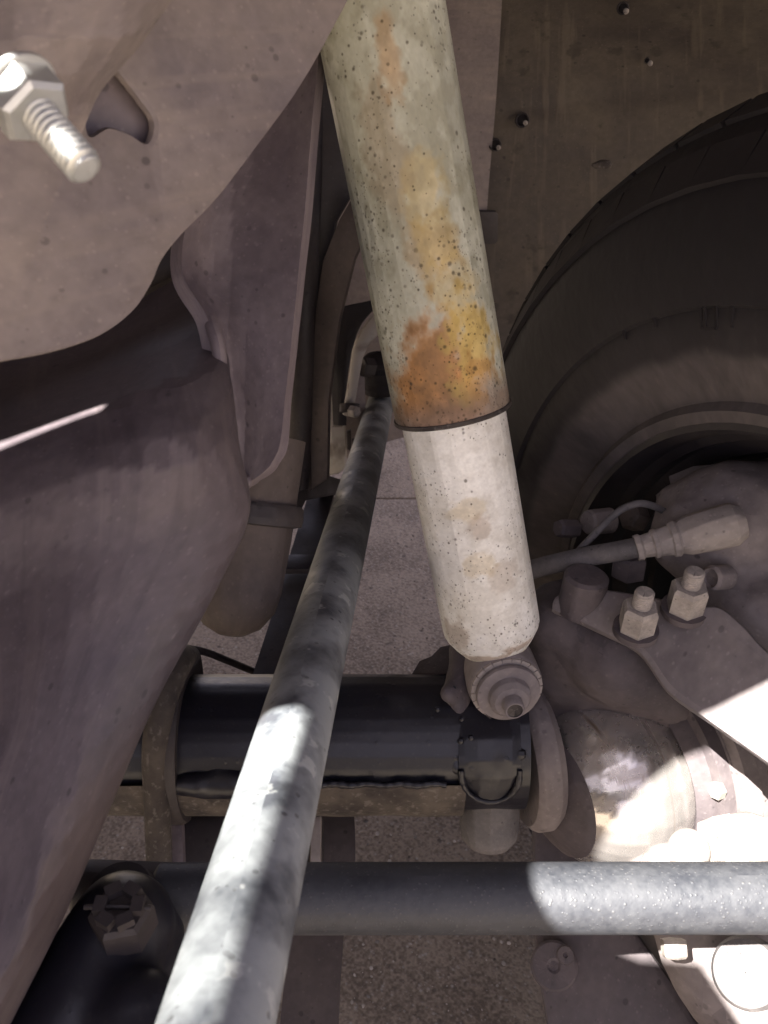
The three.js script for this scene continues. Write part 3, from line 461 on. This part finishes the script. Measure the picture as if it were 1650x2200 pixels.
// ---------------------------------------------------------------- u-bolt, leaf spring, spring plate, cable
{
  const u = thing('u_bolt', 'rust-specked U-bolt clamped round the black axle at the left', 'U-bolt');
  part('rod', bar([[346, 2010, 0.575], [342, 1850, 0.565], [336, 1700, 0.555], [334, 1600, 0.551], [348, 1520, 0.553], [374, 1450, 0.566], [398, 1412, 0.60], [412, 1440, 0.66], [420, 1560, 0.69]].map((p) => at(...p)), 0.0082, 22, 90), M.rusty, u);
  settle(u);
  const s = thing('saddle_clamp', 'dark curved saddle hugging the black axle beside the U-bolt', 'clamp');
  part('saddle', turned([[-0.007, 0.044], [-0.007, 0.0525], [-0.004, 0.0545], [0.004, 0.0545], [0.007, 0.0525], [0.007, 0.044]], at(392, 1590, 0.602), axDir, 72), M.dark, s);
  settle(s);
  const l = thing('leaf_spring', 'dark leaf spring running back from the axle beside the grey rod', 'leaf spring');
  const Lp = [[695, 1045, 0.92], [655, 1190, 0.80], [620, 1320, 0.71], [580, 1455, 0.645]];
  for (let k = 0; k < 3; k++) part('leaf', sheet(Lp.slice(k ? 1 : 0).map(([x, y, d]) => [at(x - 36 * 0.7 / d, y + k * 9, d + k * 0.006), at(x + 34 * 0.7 / d, y + k * 9, d + k * 0.006)]), 0.0055, 6, 30), M.dark, l);
  part('leaf', sheet([[at(640, 1720, 0.665), at(760, 1720, 0.665)], [at(650, 1850, 0.63), at(762, 1850, 0.63)], [at(622, 2010, 0.60), at(738, 2010, 0.60)], [at(592, 2300, 0.55), at(722, 2300, 0.55)]], 0.007, 6, 30), M.darkBrown, l, 'brown dusty front leaf passing under the tie rod');
  part('rebound_clip', plate([[612, 1190], [700, 1190], [695, 1222], [604, 1222]], [[612, 1190, 0.775], [700, 1190, 0.775], [604, 1222, 0.755]], 0.006, { bevel: 0.0015 }), M.dark, l);
  settle(l);
  const p = thing('spring_plate', 'dark boxy spring plate below the axle behind the grey rod', 'spring plate');
  part('plate', plate([[372, 1742], [690, 1742], [690, 1900], [372, 1900]], [[372, 1742, 0.60], [690, 1742, 0.60], [372, 1900, 0.575]], 0.03, { bevel: 0.003 }), M.dark, p);
  part('edge', plate([[366, 1752], [392, 1752], [396, 1900], [368, 1900]], [[366, 1752, 0.592], [392, 1752, 0.592], [366, 1900, 0.567]], 0.01, { bevel: 0.002 }), M.bracket, p, 'paler edge strip of the spring plate');
  part('edge', plate([[668, 1752], [690, 1752], [688, 1900], [664, 1900]], [[668, 1752, 0.592], [690, 1752, 0.592], [668, 1900, 0.567]], 0.01, { bevel: 0.002 }), M.castPale, p, 'pale edge strip beside the grey rod');
  settle(p);
  solo('cable', bar([[330, 1400, 0.60], [375, 1393, 0.61], [430, 1398, 0.63], [490, 1420, 0.66], [550, 1444, 0.69], [590, 1456, 0.70]].map((q) => at(...q)), 0.0027, 12, 50), M.dark, 'thin black cable arching over the left end of the axle', 'cable'); settle(scene.children.at(-1));
}

// ---------------------------------------------------------------- swivel ball, knuckle, arm, brake
{
  const t = thing('steering_knuckle', 'dusty steering knuckle with a polished swivel ball beside the tyre', 'steering knuckle');
  const Bc = at(1318, 1665, 0.625), n = V(0.90, -0.03, -0.40).normalize();
  const ballP = []; for (let i = 0; i <= 40; i++) { const a = Math.PI * i / 40; ballP.push([-0.063 * Math.cos(a), Math.max(0.0002, 0.063 * Math.sin(a))]); }
  part('swivel_ball', turned(ballP, Bc, n, 96), M.ball, t, 'polished swivel ball streaked with grease');
  part('ball_dust', turned(ballP.filter(([a]) => a < -0.047).map(([a, r]) => [a - 0.0009, r + 0.0009]).concat([[-0.0465, 0.0427]]), Bc, n, 96), M.castDark, t, 'dusty inner half of the swivel ball');
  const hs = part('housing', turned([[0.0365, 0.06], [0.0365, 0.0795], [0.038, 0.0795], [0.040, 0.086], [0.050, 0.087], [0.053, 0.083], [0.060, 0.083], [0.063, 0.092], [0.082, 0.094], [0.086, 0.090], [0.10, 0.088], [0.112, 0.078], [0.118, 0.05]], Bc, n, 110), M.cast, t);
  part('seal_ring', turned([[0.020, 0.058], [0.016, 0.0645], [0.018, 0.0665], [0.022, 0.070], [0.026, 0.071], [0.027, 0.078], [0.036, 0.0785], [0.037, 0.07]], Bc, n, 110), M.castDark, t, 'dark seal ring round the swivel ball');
  const [d, e, g] = basis(n);
  for (let k = 0; k < 8; k++) { const a = k / 8 * 2 * Math.PI + 0.25, p = Bc.clone().addScaledVector(d, 0.0275).addScaledVector(e, 0.0755 * Math.cos(a)).addScaledVector(g, 0.0755 * Math.sin(a)); part('bolt_head', hex(p, n.clone().negate(), 0.010, 0.006, k), M.nut, hs); }
  // casting at the top that carries the arm
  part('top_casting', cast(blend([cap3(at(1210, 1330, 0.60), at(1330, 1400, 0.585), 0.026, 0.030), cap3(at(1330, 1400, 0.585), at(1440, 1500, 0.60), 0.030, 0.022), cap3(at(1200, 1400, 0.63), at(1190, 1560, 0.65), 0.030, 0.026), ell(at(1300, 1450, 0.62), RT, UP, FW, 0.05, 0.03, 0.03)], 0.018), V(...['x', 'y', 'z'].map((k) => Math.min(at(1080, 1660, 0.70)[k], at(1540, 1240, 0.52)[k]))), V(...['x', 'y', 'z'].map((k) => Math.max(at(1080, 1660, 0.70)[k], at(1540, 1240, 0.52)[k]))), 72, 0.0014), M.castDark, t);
  const armPl = [[1250, 1330, 0.555], [1450, 1500, 0.515], [1650, 1400, 0.50]];
  const arm = part('steering_arm', plate([[1180, 1310], [1290, 1360], [1370, 1405], [1432, 1488], [1520, 1552], [1650, 1645], [1800, 1760], [1860, 1560], [1740, 1470], [1650, 1398], [1598, 1342], [1548, 1302], [1500, 1298], [1400, 1280], [1280, 1262], [1195, 1275]], armPl, 0.016, { bevel: 0.005, smooth: true }), M.cast, t, 'broad dusty steering arm held by two studs');
  const up = UP.clone().multiplyScalar(0.78).addScaledVector(FW, -0.62).normalize();
  for (const [x, y, z] of [[1366, 1350, 0.532], [1470, 1308, 0.528]]) {
    const p = at(x, y, z), q = part('nut', hex(p, up, 0.0195, 0.019, 0.4), M.nut, arm);
    part('stud', thread(p.clone().addScaledVector(up, 0.018), up, 0.0058, 0.0125, 0.0015, 0.0005), M.nut, arm);
    part('washer', turned([[-0.003, 0.006], [-0.003, 0.0135], [0.001, 0.0135], [0.001, 0.006]], p, up, 36), M.castDark, arm);
  }
  // lower half of the knuckle and its lower arm
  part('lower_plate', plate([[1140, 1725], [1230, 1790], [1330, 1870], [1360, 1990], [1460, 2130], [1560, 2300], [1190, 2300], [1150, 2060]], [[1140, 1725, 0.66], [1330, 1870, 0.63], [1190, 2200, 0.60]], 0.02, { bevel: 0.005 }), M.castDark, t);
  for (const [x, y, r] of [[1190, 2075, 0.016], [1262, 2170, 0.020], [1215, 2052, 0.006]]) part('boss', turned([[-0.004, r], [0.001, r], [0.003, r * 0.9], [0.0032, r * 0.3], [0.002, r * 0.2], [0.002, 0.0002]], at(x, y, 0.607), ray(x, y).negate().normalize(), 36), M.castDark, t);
  part('lower_casting', cast(blend([cap3(at(1420, 1850, 0.61), at(1530, 2060, 0.57), 0.034, 0.024), cap3(at(1530, 2060, 0.57), at(1690, 2330, 0.53), 0.026, 0.030), ell(at(1600, 1880, 0.60), RT, UP, FW, 0.06, 0.04, 0.04)], 0.02), V(...['x', 'y', 'z'].map((k) => Math.min(at(1330, 2400, 0.68)[k], at(1800, 1740, 0.48)[k], at(1330, 1740, 0.48)[k]))), V(...['x', 'y', 'z'].map((k) => Math.max(at(1800, 2400, 0.68)[k], at(1800, 1740, 0.48)[k]))), 72, 0.0014), M.cast, t);
  part('lower_disc', turned([[-0.02, 0.020], [0.0, 0.020], [0.004, 0.018], [0.005, 0.009], [0.0055, 0.0003]], at(1605, 2090, 0.515), ray(1610, 2095).negate().addScaledVector(RT, -0.2).normalize(), 48), M.hose, t, 'round grey cap under the tie rod');
  part('stop_bolt', hex(at(1446, 2018, 0.52), UP.clone().negate().addScaledVector(FW, -0.3).normalize(), 0.013, 0.010), M.nut, t);
  settle(t);

  const b = thing('brake_calliper', 'dusty rounded brake calliper in the wheel at the right', 'brake calliper');
  const lo = (...p) => V(...['x', 'y', 'z'].map((k) => Math.min(...p.map((q) => q[k])))), hi = (...p) => V(...['x', 'y', 'z'].map((k) => Math.max(...p.map((q) => q[k]))));
  const cc = [at(1350, 960, 0.68), at(1350, 1480, 0.48), at(1900, 960, 0.48), at(1900, 1480, 0.68), at(1900, 1480, 0.48), at(1350, 960, 0.48)];
  part('body', cast(blend([ell(at(1640, 1130, 0.585), RT.clone().addScaledVector(UP, -0.25).normalize(), UP, FW, 0.070, 0.044, 0.045), cap3(at(1450, 1075, 0.60), at(1560, 1060, 0.58), 0.012, 0.02), ell(at(1700, 1330, 0.56), RT, UP, FW, 0.055, 0.034, 0.035), cap3(at(1560, 1270, 0.57), at(1760, 1440, 0.55), 0.016, 0.034)], 0.012), lo(...cc), hi(...cc), 84, 0.0012), M.cast, b);
  part('dust_shield', plate([[1408, 1062], [1440, 1040], [1436, 1022], [1490, 1000], [1600, 990], [1760, 1010], [1760, 1200], [1500, 1220], [1430, 1190]], [[1408, 1062, 0.625], [1650, 1000, 0.60], [1500, 1220, 0.60]], 0.004, { bevel: 0.0015 }), M.cast, b);
  part('bleed_pin', turned([[0, 0.0075], [0.014, 0.0078], [0.016, 0.006], [0.013, 0.005], [0.013, 0.0002]], at(1562, 1240, 0.548), RT.clone().negate().addScaledVector(FW, -0.6).normalize(), 28), M.cast, b);
  const fp = at(1366, 1178, 0.553), fd = at(1560, 1130, 0.545).sub(fp).normalize();
  part('hose_fitting', turned([[0, 0.0055], [0, 0.0082], [0.003, 0.0085], [0.0045, 0.0072], [0.010, 0.0078], [0.011, 0.0092], [0.013, 0.0092], [0.014, 0.0086], [0.021, 0.0098], [0.022, 0.0113], [0.025, 0.0117], [0.027, 0.0102], [0.029, 0.0112], [0.032, 0.0122], [0.046, 0.0132], [0.060, 0.0135], [0.066, 0.010]], fp, fd, 48), M.castPale, b, 'dust-caked fitting at the end of the brake hose');
  for (const [x, y, z, dx, dy, af, h, m] of [[1238, 1136, 0.61, -1, 0.05, 0.011, 0.016, M.castDark], [1310, 1118, 0.615, -1, -0.1, 0.016, 0.018, M.cast], [1348, 1232, 0.575, 0, 1, 0.020, 0.016, M.castDark], [1245, 1310, 0.57, 0.05, 1, 0.026, 0.026, M.castDark], [1375, 1115, 0.62, -0.9, 0.3, 0.017, 0.012, M.darkBrown]]) {
    const dd = RT.clone().multiplyScalar(dx).addScaledVector(UP, dy * 0.8).addScaledVector(FW, -0.5).normalize(); part('bolt_head', h > 0.017 ? turned([[0, af * 0.56], [h, af * 0.54], [h + 0.002, af * 0.45], [h + 0.002, 0.0002]], at(x, y, z), dd, 30) : hex(at(x, y, z), dd, af, h, x), m, b);
  }
  settle(b);

  solo('brake_hose', bar([[960, 1290, 0.66], [1080, 1245, 0.615], [1160, 1219, 0.59], [1260, 1196, 0.57], [1330, 1184, 0.558], [1392, 1172, 0.551]].map((q) => at(...q)), 0.0064, 22, 60), M.hose, 'dusty grey brake hose running from behind the shock absorber to the calliper', 'brake hose'); settle(scene.children.at(-1));
  solo('sensor_wire', bar([[1235, 1192, 0.578], [1260, 1166, 0.577], [1300, 1125, 0.575], [1335, 1095, 0.573], [1370, 1082, 0.573], [1400, 1086, 0.576], [1445, 1108, 0.585]].map((q) => at(...q)), 0.0024, 14, 60), M.hose, 'thin grey wire looping above the brake hose', 'wire'); settle(scene.children.at(-1));

  const k = thing('tie_rod_joint', 'pale sunlit castle nut and threaded end just above the tie rod at the right', 'ball joint');
  const jp = at(1545, 1818, 0.50), jd = RT.clone().negate().addScaledVector(UP, -0.08).addScaledVector(FW, -0.25).normalize();
  part('nut', hex(jp.clone().addScaledVector(jd, -0.008), jd, 0.030, 0.013, 0.5), M.nut, k);
  part('housing', turned([[-0.034, 0.002], [-0.030, 0.012], [-0.022, 0.0155], [-0.012, 0.0155], [-0.008, 0.013], [-0.006, 0.012]], jp, jd, 40), M.castPale, k);
  part('stud', thread(jp.clone().addScaledVector(jd, 0.004), jd, 0.0095, 0.016, 0.0016, 0.0007), M.nut, k);
  part('end_cap', cast(ell(at(1478, 1826, 0.492), RT, UP, FW, 0.011, 0.0115, 0.012), at(1478, 1826, 0.492).subScalar(0.018), at(1478, 1826, 0.492).addScalar(0.018), 34, 0.0006), M.castPale, k);
  settle(k);
}

// ---------------------------------------------------------------- tie rod and its left joint
{
  const t = thing('tie_rod', 'dark round tie rod lying across the bottom, dusty sunlit right end', 'tie rod');
  part('bar', bar([at(345, 1930, 0.45), at(2000, 1928, 0.45)], 0.0171, 64, 24), M.bar, t);
  part('end_sleeve', bar([at(185, 1915, 0.456), at(360, 1928, 0.452)], (s) => lerp(0.0155, 0.0168, s), 40, 20), M.dark, t, 'dark end sleeve of the tie rod');
  part('boot', turned([[-0.012, 0.010], [-0.010, 0.0145], [-0.004, 0.0165], [0.004, 0.0165], [0.010, 0.0145], [0.012, 0.009]], at(265, 1935, 0.425), UP.clone().addScaledVector(FW, -0.8).normalize(), 40), M.rubber, t);
  settle(t);
  const a = thing('track_arm', 'dark oily arm with a castle nut in the lower left corner', 'steering arm');
  const lo = (...p) => V(...['x', 'y', 'z'].map((k) => Math.min(...p.map((q) => q[k])))), hi = (...p) => V(...['x', 'y', 'z'].map((k) => Math.max(...p.map((q) => q[k]))));
  const pp = [at(-60, 2420, 0.40), at(460, 1850, 0.45), at(-60, 2420, 0.30), at(460, 1850, 0.33), at(460, 2420, 0.30), at(460, 2420, 0.42)];
  part('arm', cast(blend([cap3(at(262, 1990, 0.405), at(60, 2400, 0.36), 0.0235, 0.030), cap3(at(345, 2010, 0.42), at(330, 2080, 0.41), 0.011, 0.012), cap3(at(300, 2190, 0.37), at(340, 2420, 0.35), 0.020, 0.024)], 0.010), lo(...pp), hi(...pp), 84, 0.0005), M.black, a);
  const up = UP.clone().addScaledVector(FW, -0.7).normalize(), p = at(268, 1985, 0.386);
  part('castle_nut', hex(p.clone().addScaledVector(up, -0.004), up, 0.024, 0.016, 0.2), M.dark, a);
  for (let k = 0; k < 6; k++) { const [d, e, g] = basis(up), q = p.clone().addScaledVector(up, 0.014).addScaledVector(e, 0.0085 * Math.cos(k * Math.PI / 3)).addScaledVector(g, 0.0085 * Math.sin(k * Math.PI / 3)); { const rad = e.clone().multiplyScalar(Math.cos(k * Math.PI / 3)).addScaledVector(g, Math.sin(k * Math.PI / 3)), b = new THREE.BoxGeometry(0.0052, 0.0062, 0.0072); b.applyMatrix4(new THREE.Matrix4().makeBasis(rad, d, rad.clone().cross(d)).setPosition(q.addScaledVector(rad, -0.0006).addScaledVector(d, -0.001))); part('castle_tooth', boxUV(b), M.dark, a); } }
  part('split_pin', bar([p.clone().addScaledVector(up, 0.013).addScaledVector(RT, -0.015), p.clone().addScaledVector(up, 0.0135), p.clone().addScaledVector(up, 0.012).addScaledVector(RT, 0.013)], 0.0012, 10, 20), M.dark, a);
  settle(a);
}

// ---------------------------------------------------------------- long grey rod
{
  const t = thing('grey_rod', 'long mottled grey steel rod slanting from bottom centre to behind the shock absorber', 'rod');
  const A = at(431, 2330, 0.243), B = at(822, 850, 1.2);
  part('shaft', bar([A, A.clone().lerp(B, 0.25), A.clone().lerp(B, 0.5), A.clone().lerp(B, 0.75), B], 0.01725, 64, 60), M.rod, t);
  part('joint_boot', turned([[-0.03, 0.010], [-0.026, 0.021], [-0.018, 0.024], [-0.012, 0.021], [-0.006, 0.026], [0.004, 0.027], [0.010, 0.023], [0.016, 0.024], [0.022, 0.018], [0.026, 0.004]], at(818, 800, 1.1), UP.clone().addScaledVector(FW, -0.5).normalize(), 40), M.rubber, t);
  part('joint_nut', hex(at(800, 790, 1.05), RT.clone().negate().addScaledVector(FW, -0.6).normalize(), 0.020, 0.014), M.dark, t);
  settle(t);
}

// ---------------------------------------------------------------- shock absorber
{
  const t = thing('shock_absorber', 'rust-stained grey-green shock absorber with a speckled white lower tube', 'shock absorber');
  const A = at(800, -60, 0.45), B = at(1063, 1385, 0.572), ax = B.clone().sub(A).normalize(), P = (py) => onLine(A, B, py), S = (py) => P(py).distanceTo(A);
  const unit = (geo, nring) => { const uv = geo.attributes.uv; let mx = 0, mu = 0; for (let i = 0; i < uv.count; i++) { mx = Math.max(mx, uv.getY(i)); mu = Math.max(mu, uv.getX(i)); } for (let i = 0; i < uv.count; i++) uv.setXY(i, uv.getX(i) / mu, uv.getY(i) / mx); return geo; };
  const toCam = CAM.clone().sub(P(700));
  // paint with speckles, drips and blooms of rust: stains lie where the photograph shows them on the tube
  function paint(len, diam, s0, base, stains, dots, low, seedN, grim = 0.5) {
    const NX = 1024, NY = 1024; seed = seedN;
    const dot = new Float32Array(NX * NY);
    for (const [n, r0, r1, bias] of dots) for (let k = 0; k < n; k++) {
      const x = rnd() * NX, v = Math.pow(rnd(), bias), y = v * NY, r = lerp(r0, r1, Math.pow(rnd(), 4)); if (vn(x * 0.011, y * 0.014, 1024, 1024, 9) < 0.15 + 0.6 * rnd()) continue; const rx = r / (Math.PI * diam) * NX, ry = r / len * NY, q = 0.45 + 0.55 * rnd();
      for (let j = Math.floor(y - ry - 1); j <= y + ry + 1; j++) if (j >= 0 && j < NY) for (let i = Math.floor(x - rx - 1); i <= x + rx + 1; i++) { const dd = Math.hypot((i - x) / rx, (j - y) / ry) * (0.8 + 0.5 * vn(i * 0.11 + k, j * 0.11, 1024, 1024, 5)), w = q * clamp((1.2 - dd) / 0.7), o = j * NX + (i + NX) % NX; if (w > dot[o]) dot[o] = w; }
    }
    const R = new Float32Array(NX * NY), Hh = new Float32Array(NX * NY);
    const map = tex(NX, NY, (o, i, j) => {
      const u = i / NX, v = j / NY, x = -Math.sin((u - 0.5) * 2 * Math.PI), front = Math.cos((u - 0.5) * 2 * Math.PI) > -0.2, s = v * len + s0;
      const n1 = fbm(u, v, 6, 8, 5, 11), n2 = fbm(u, v, 30, 40, 4, 37), n3 = fbm(u, v, 120, 140, 2, 71);
      let c = mix3(base[0], base[1], clamp(0.5 + (n1 - 0.5) * 2.6 + (n2 - 0.5) * 1.6));
      c = mix3(c, [0.20, 0.19, 0.12], grim * sst(0.52, 0.75, n2) * sst(0.3, 0.6, n1)); let rust = 0;
      for (const [sx, sp, rx, rs, col, k] of stains) if (front || k < 0) { const dd = Math.hypot((x - sx) / rx, (s - sp) / rs) + ((n1 - 0.5) * 1.7 + (n2 - 0.5) * 1.3) * (rx > 0.6 ? 0.65 : 1), w = Math.abs(k) * (1 - sst(0.55, 1.15, dd)); c = mix3(c, col.map((q) => q * (0.55 + 0.9 * n2)), w); rust = Math.max(rust, w); }
      if (low) { const w = sst(low[0], low[1], s + 0.014 * (n1 - 0.5) + 0.006 * (n2 - 0.5)); c = mix3(c, low[2].map((q) => q * (0.6 + 0.8 * n2)), w * low[3]); rust = Math.max(rust, 0.7 * w); }
      c = mix3(c, [0.055, 0.042, 0.025], 0.85 * dot[o]); c = c.map((q) => q * (0.9 + 0.2 * n3));
      R[o] = clamp(0.5 + 0.35 * rust + 0.25 * dot[o] + 0.15 * (n3 - 0.5)); Hh[o] = clamp(0.45 + 0.35 * rust * (n2 - 0.3) + 0.25 * (n2 - 0.5) + 0.35 * dot[o] + 0.15 * (n3 - 0.5)); return c;
    }, true);
    return new THREE.MeshPhysicalMaterial({ map, roughness: 1, roughnessMap: tex(NX, NY, (o) => [0, R[o], 0]), bumpMap: tex(NX, NY, (o) => [Hh[o], Hh[o], Hh[o]]), bumpScale: 0.0007, side: THREE.DoubleSide });
  }
  const O = [0.42, 0.19, 0.05], Yw = [0.50, 0.36, 0.11], Bn = [0.26, 0.15, 0.07];
  const sB = S(884), up0 = -0.14, mU = paint(sB - up0, 0.068, up0, [[0.30, 0.295, 0.215], [0.50, 0.505, 0.41]],
    [[0.02, S(155), 0.17, 0.018, [0.36, 0.20, 0.07], 0.5], [0.2, S(545), 0.5, 0.014, [0.36, 0.22, 0.08], 0.35], [0.28, S(520), 0.3, 0.015, Yw, 0.4], [-0.08, S(802), 0.80, 0.042, O, 0.95], [0.05, S(750), 0.5, 0.026, Bn, 0.7], [-0.35, S(770), 0.4, 0.03, Bn, 0.4], [0.55, S(745), 0.5, 0.034, Yw, 0.85], [0.6, S(690), 0.3, 0.02, Yw, 0.6], [0.62, S(800), 0.35, 0.018, O, 0.5], [0.45, S(620), 0.5, 0.02, Yw, 0.35], [-0.3, S(300), 0.3, 0.03, Bn, 0.25], [0.2, S(420), 0.3, 0.015, Yw, 0.35]],
    [[4600, 0.00028, 0.00125, 1], [26, 0.001, 0.0022, 1], [3000, 0.00028, 0.0009, 0.45]], [S(800), S(868), [0.21, 0.145, 0.105], 0.85], 31);
  const top = A.clone().addScaledVector(ax, up0);
  part('dust_tube', unit(turned([[0, 0.034], [(sB - up0) * 0.3, 0.034], [(sB - up0) * 0.7, 0.034], [sB - up0 - 0.002, 0.0341], [sB - up0, 0.0343]], top, ax, 120, toCam)), mU, t, 'grey-green upper tube with a big orange rust stain');
  part('rolled_edge', turned([[-0.0012, 0.0341], [-0.001, 0.0349], [0.0006, 0.0351], [0.0016, 0.0344], [0.0012, 0.0326], [-0.004, 0.0322]], P(884), ax, 120, toCam), M.rusty, t, 'rusty rolled edge of the upper tube');
  const l0 = S(800), l1 = S(1352), mL = paint(l1 - l0 + 0.024, 0.062, l0, [[0.62, 0.60, 0.54], [0.78, 0.77, 0.72]],
    [[-0.05, S(1040), 0.28, 0.007, Yw, 0.28], [0.15, S(1080), 0.2, 0.006, Bn, 0.35], [0.0, S(1150), 0.3, 0.008, Yw, 0.3], [0.4, S(1180), 0.25, 0.008, Bn, 0.22], [-0.75, S(1290), 0.3, 0.012, Bn, 0.4], [0.6, S(1330), 0.5, 0.005, Bn, 0.6], [-0.3, S(1345), 0.8, 0.004, Bn, 0.55]],
    [[3600, 0.00028, 0.0008, 0.62], [260, 0.0004, 0.0012, 0.8]], [S(1346), S(1375), [0.44, 0.37, 0.22], 0.9], 77, 0.10);
  const Ls = l1 - l0;
  part('lower_tube', unit(turned([[0, 0.031], [Ls * 0.5, 0.031], [Ls - 0.006, 0.031], [Ls - 0.003, 0.0308], [Ls, 0.0298], [Ls + 0.006, 0.0262], [Ls + 0.012, 0.0218], [Ls + 0.014, 0.019], [Ls + 0.015, 0.0003]], P(800), ax, 120, toCam)), mL, t, 'white lower tube peppered with dark specks');
  // eye, bush, washers and the pin end
  const pinD = RT.clone().multiplyScalar(0.10).addScaledVector(UP, -0.42).addScaledVector(FW, -0.88).normalize(), E = at(1085, 1470, 0.562);
  part('neck', cast(blend([cap3(P(1392), E.clone().addScaledVector(pinD, -0.008), 0.019, 0.021), disc(E.clone().addScaledVector(pinD, -0.008), pinD, 0.0235, 0.013, 0.004)], 0.006), E.clone().subScalar(0.045), E.clone().addScalar(0.050), 56, 0.0005), M.cast, t);
  const eye = part('eye', turned([[-0.022, 0.010], [-0.022, 0.0222], [0.0, 0.0228], [0.003, 0.0224], [0.003, 0.016]], E, pinD, 60), M.cast, t);
  for (let k = 0; k < 22; k++) { const [d, e, g] = basis(pinD), a = k / 22 * 2 * Math.PI + 0.05, bx = new THREE.BoxGeometry(0.0056, 0.003, 0.0045), rad = e.clone().multiplyScalar(Math.cos(a)).addScaledVector(g, Math.sin(a)); bx.applyMatrix4(new THREE.Matrix4().makeBasis(rad.clone().cross(d), rad, d).setPosition(E.clone().addScaledVector(d, 0.0035).addScaledVector(rad, 0.0212))); part('crimp_tooth', boxUV(bx), M.castPale, eye); }
  part('bush', turned([[0.0, 0.006], [0.003, 0.0185], [0.006, 0.0185], [0.0075, 0.017]], E, pinD, 48), M.cast, t);
  part('washer', turned([[0.007, 0.006], [0.007, 0.0195], [0.0085, 0.0203], [0.0105, 0.0198], [0.011, 0.0185], [0.0115, 0.0125], [0.0112, 0.004]], E, pinD, 60), M.cast, t);
  part('nut', turned([[0.0112, 0.0135], [0.016, 0.0130], [0.019, 0.0105], [0.0195, 0.005]], E, pinD, 40), M.cast, t);
  part('pin_end', turned([[0.019, 0.0066], [0.0262, 0.0063], [0.0272, 0.0056], [0.0270, 0.0048]], E, pinD, 36), M.cast, t);
  part('pin_face', turned([[0.0262, 0.0049], [0.0265, 0.0002]], E, pinD, 36), M.rusty, t, 'rusty round end of the mounting pin');
  settle(t);
}

// ---------------------------------------------------------------- the body panel overhead, out of the frame, through whose gaps the sun falls
{
  const t = thing('inner_wing', 'sheet-metal inner wing over the suspension with a wide gap on the wheel side', 'body panel');
  const y = 1.02, sh = new THREE.Shape([[-1.5, 0.42], [-1.5, -1.75], [1.5, -1.75], [1.5, -0.25], [0.10, -0.10], [0.0, -0.060], [-0.036, -0.045], [-0.07, -0.033], [-0.105, -0.023], [-0.129, -0.005], [-0.184, 0.039], [-0.199, 0.064], [-0.2, 0.08], [-0.197, 0.101], [-0.185, 0.107], [-0.14, 0.112], [-0.128, 0.15], [-0.09, 0.3], [-0.06, 0.40], [-0.12, 0.42]].map(([x, z]) => new THREE.Vector2(x, -z)));
  const hole = (p) => sh.holes.push(new THREE.Path(p.map(([x, z]) => new THREE.Vector2(x, -z))));
  hole([[-0.291, 0.010], [-0.288, 0.005], [-0.267, 0.001], [-0.263, 0.005], [-0.262, 0.051], [-0.288, 0.0525]]);
  for (let k = 0; k < 46; k++) { const z = 0.0530 + k * 0.0030, wd = lerp(0.0026, 0.00185, clamp(k / 10)); hole([[-0.288, z], [-0.262 + k * 0.0001, z], [-0.262 + k * 0.0001, z + wd], [-0.288, z + wd]]); }
  const ring = (x, z, a, b) => hole([...Array(16).keys()].map((k) => [x + a * Math.cos(k * Math.PI / 8), z + b * Math.sin(k * Math.PI / 8)]));
  hole([[-0.43, -0.088], [-0.347, -0.1135], [-0.300, -0.1285], [-0.297, -0.1325], [-0.300, -0.1335], [-0.347, -0.1185], [-0.43, -0.094]]);
  ring(-0.2065, -0.1015, 0.0058, 0.0050); ring(-0.1979, -0.0830, 0.0030, 0.0045);
  const e = new THREE.ExtrudeGeometry(sh, { depth: 0.0008, bevelEnabled: false }); e.rotateX(-Math.PI / 2); e.translate(0, y, 0);
  part('panel', boxUV(e), M.darkBrown, t);
  const w = new THREE.BoxGeometry(0.01, 0.75, 3.0); w.translate(-1.0, 0.64, -0.9); part('side_wall', boxUV(w), M.darkBrown, t);
  const f = new THREE.BoxGeometry(1.1, 0.42, 0.01); f.translate(-0.55, 0.42, 0.6); part('front_wall', boxUV(f), M.darkBrown, t);
  const bo = new THREE.BoxGeometry(3.0, 0.01, 0.55); bo.translate(0, 1.5, 0.775); part('raised_bonnet', boxUV(bo), M.darkBrown, t);
  settle(t);
}

renderer.render(scene, camera);
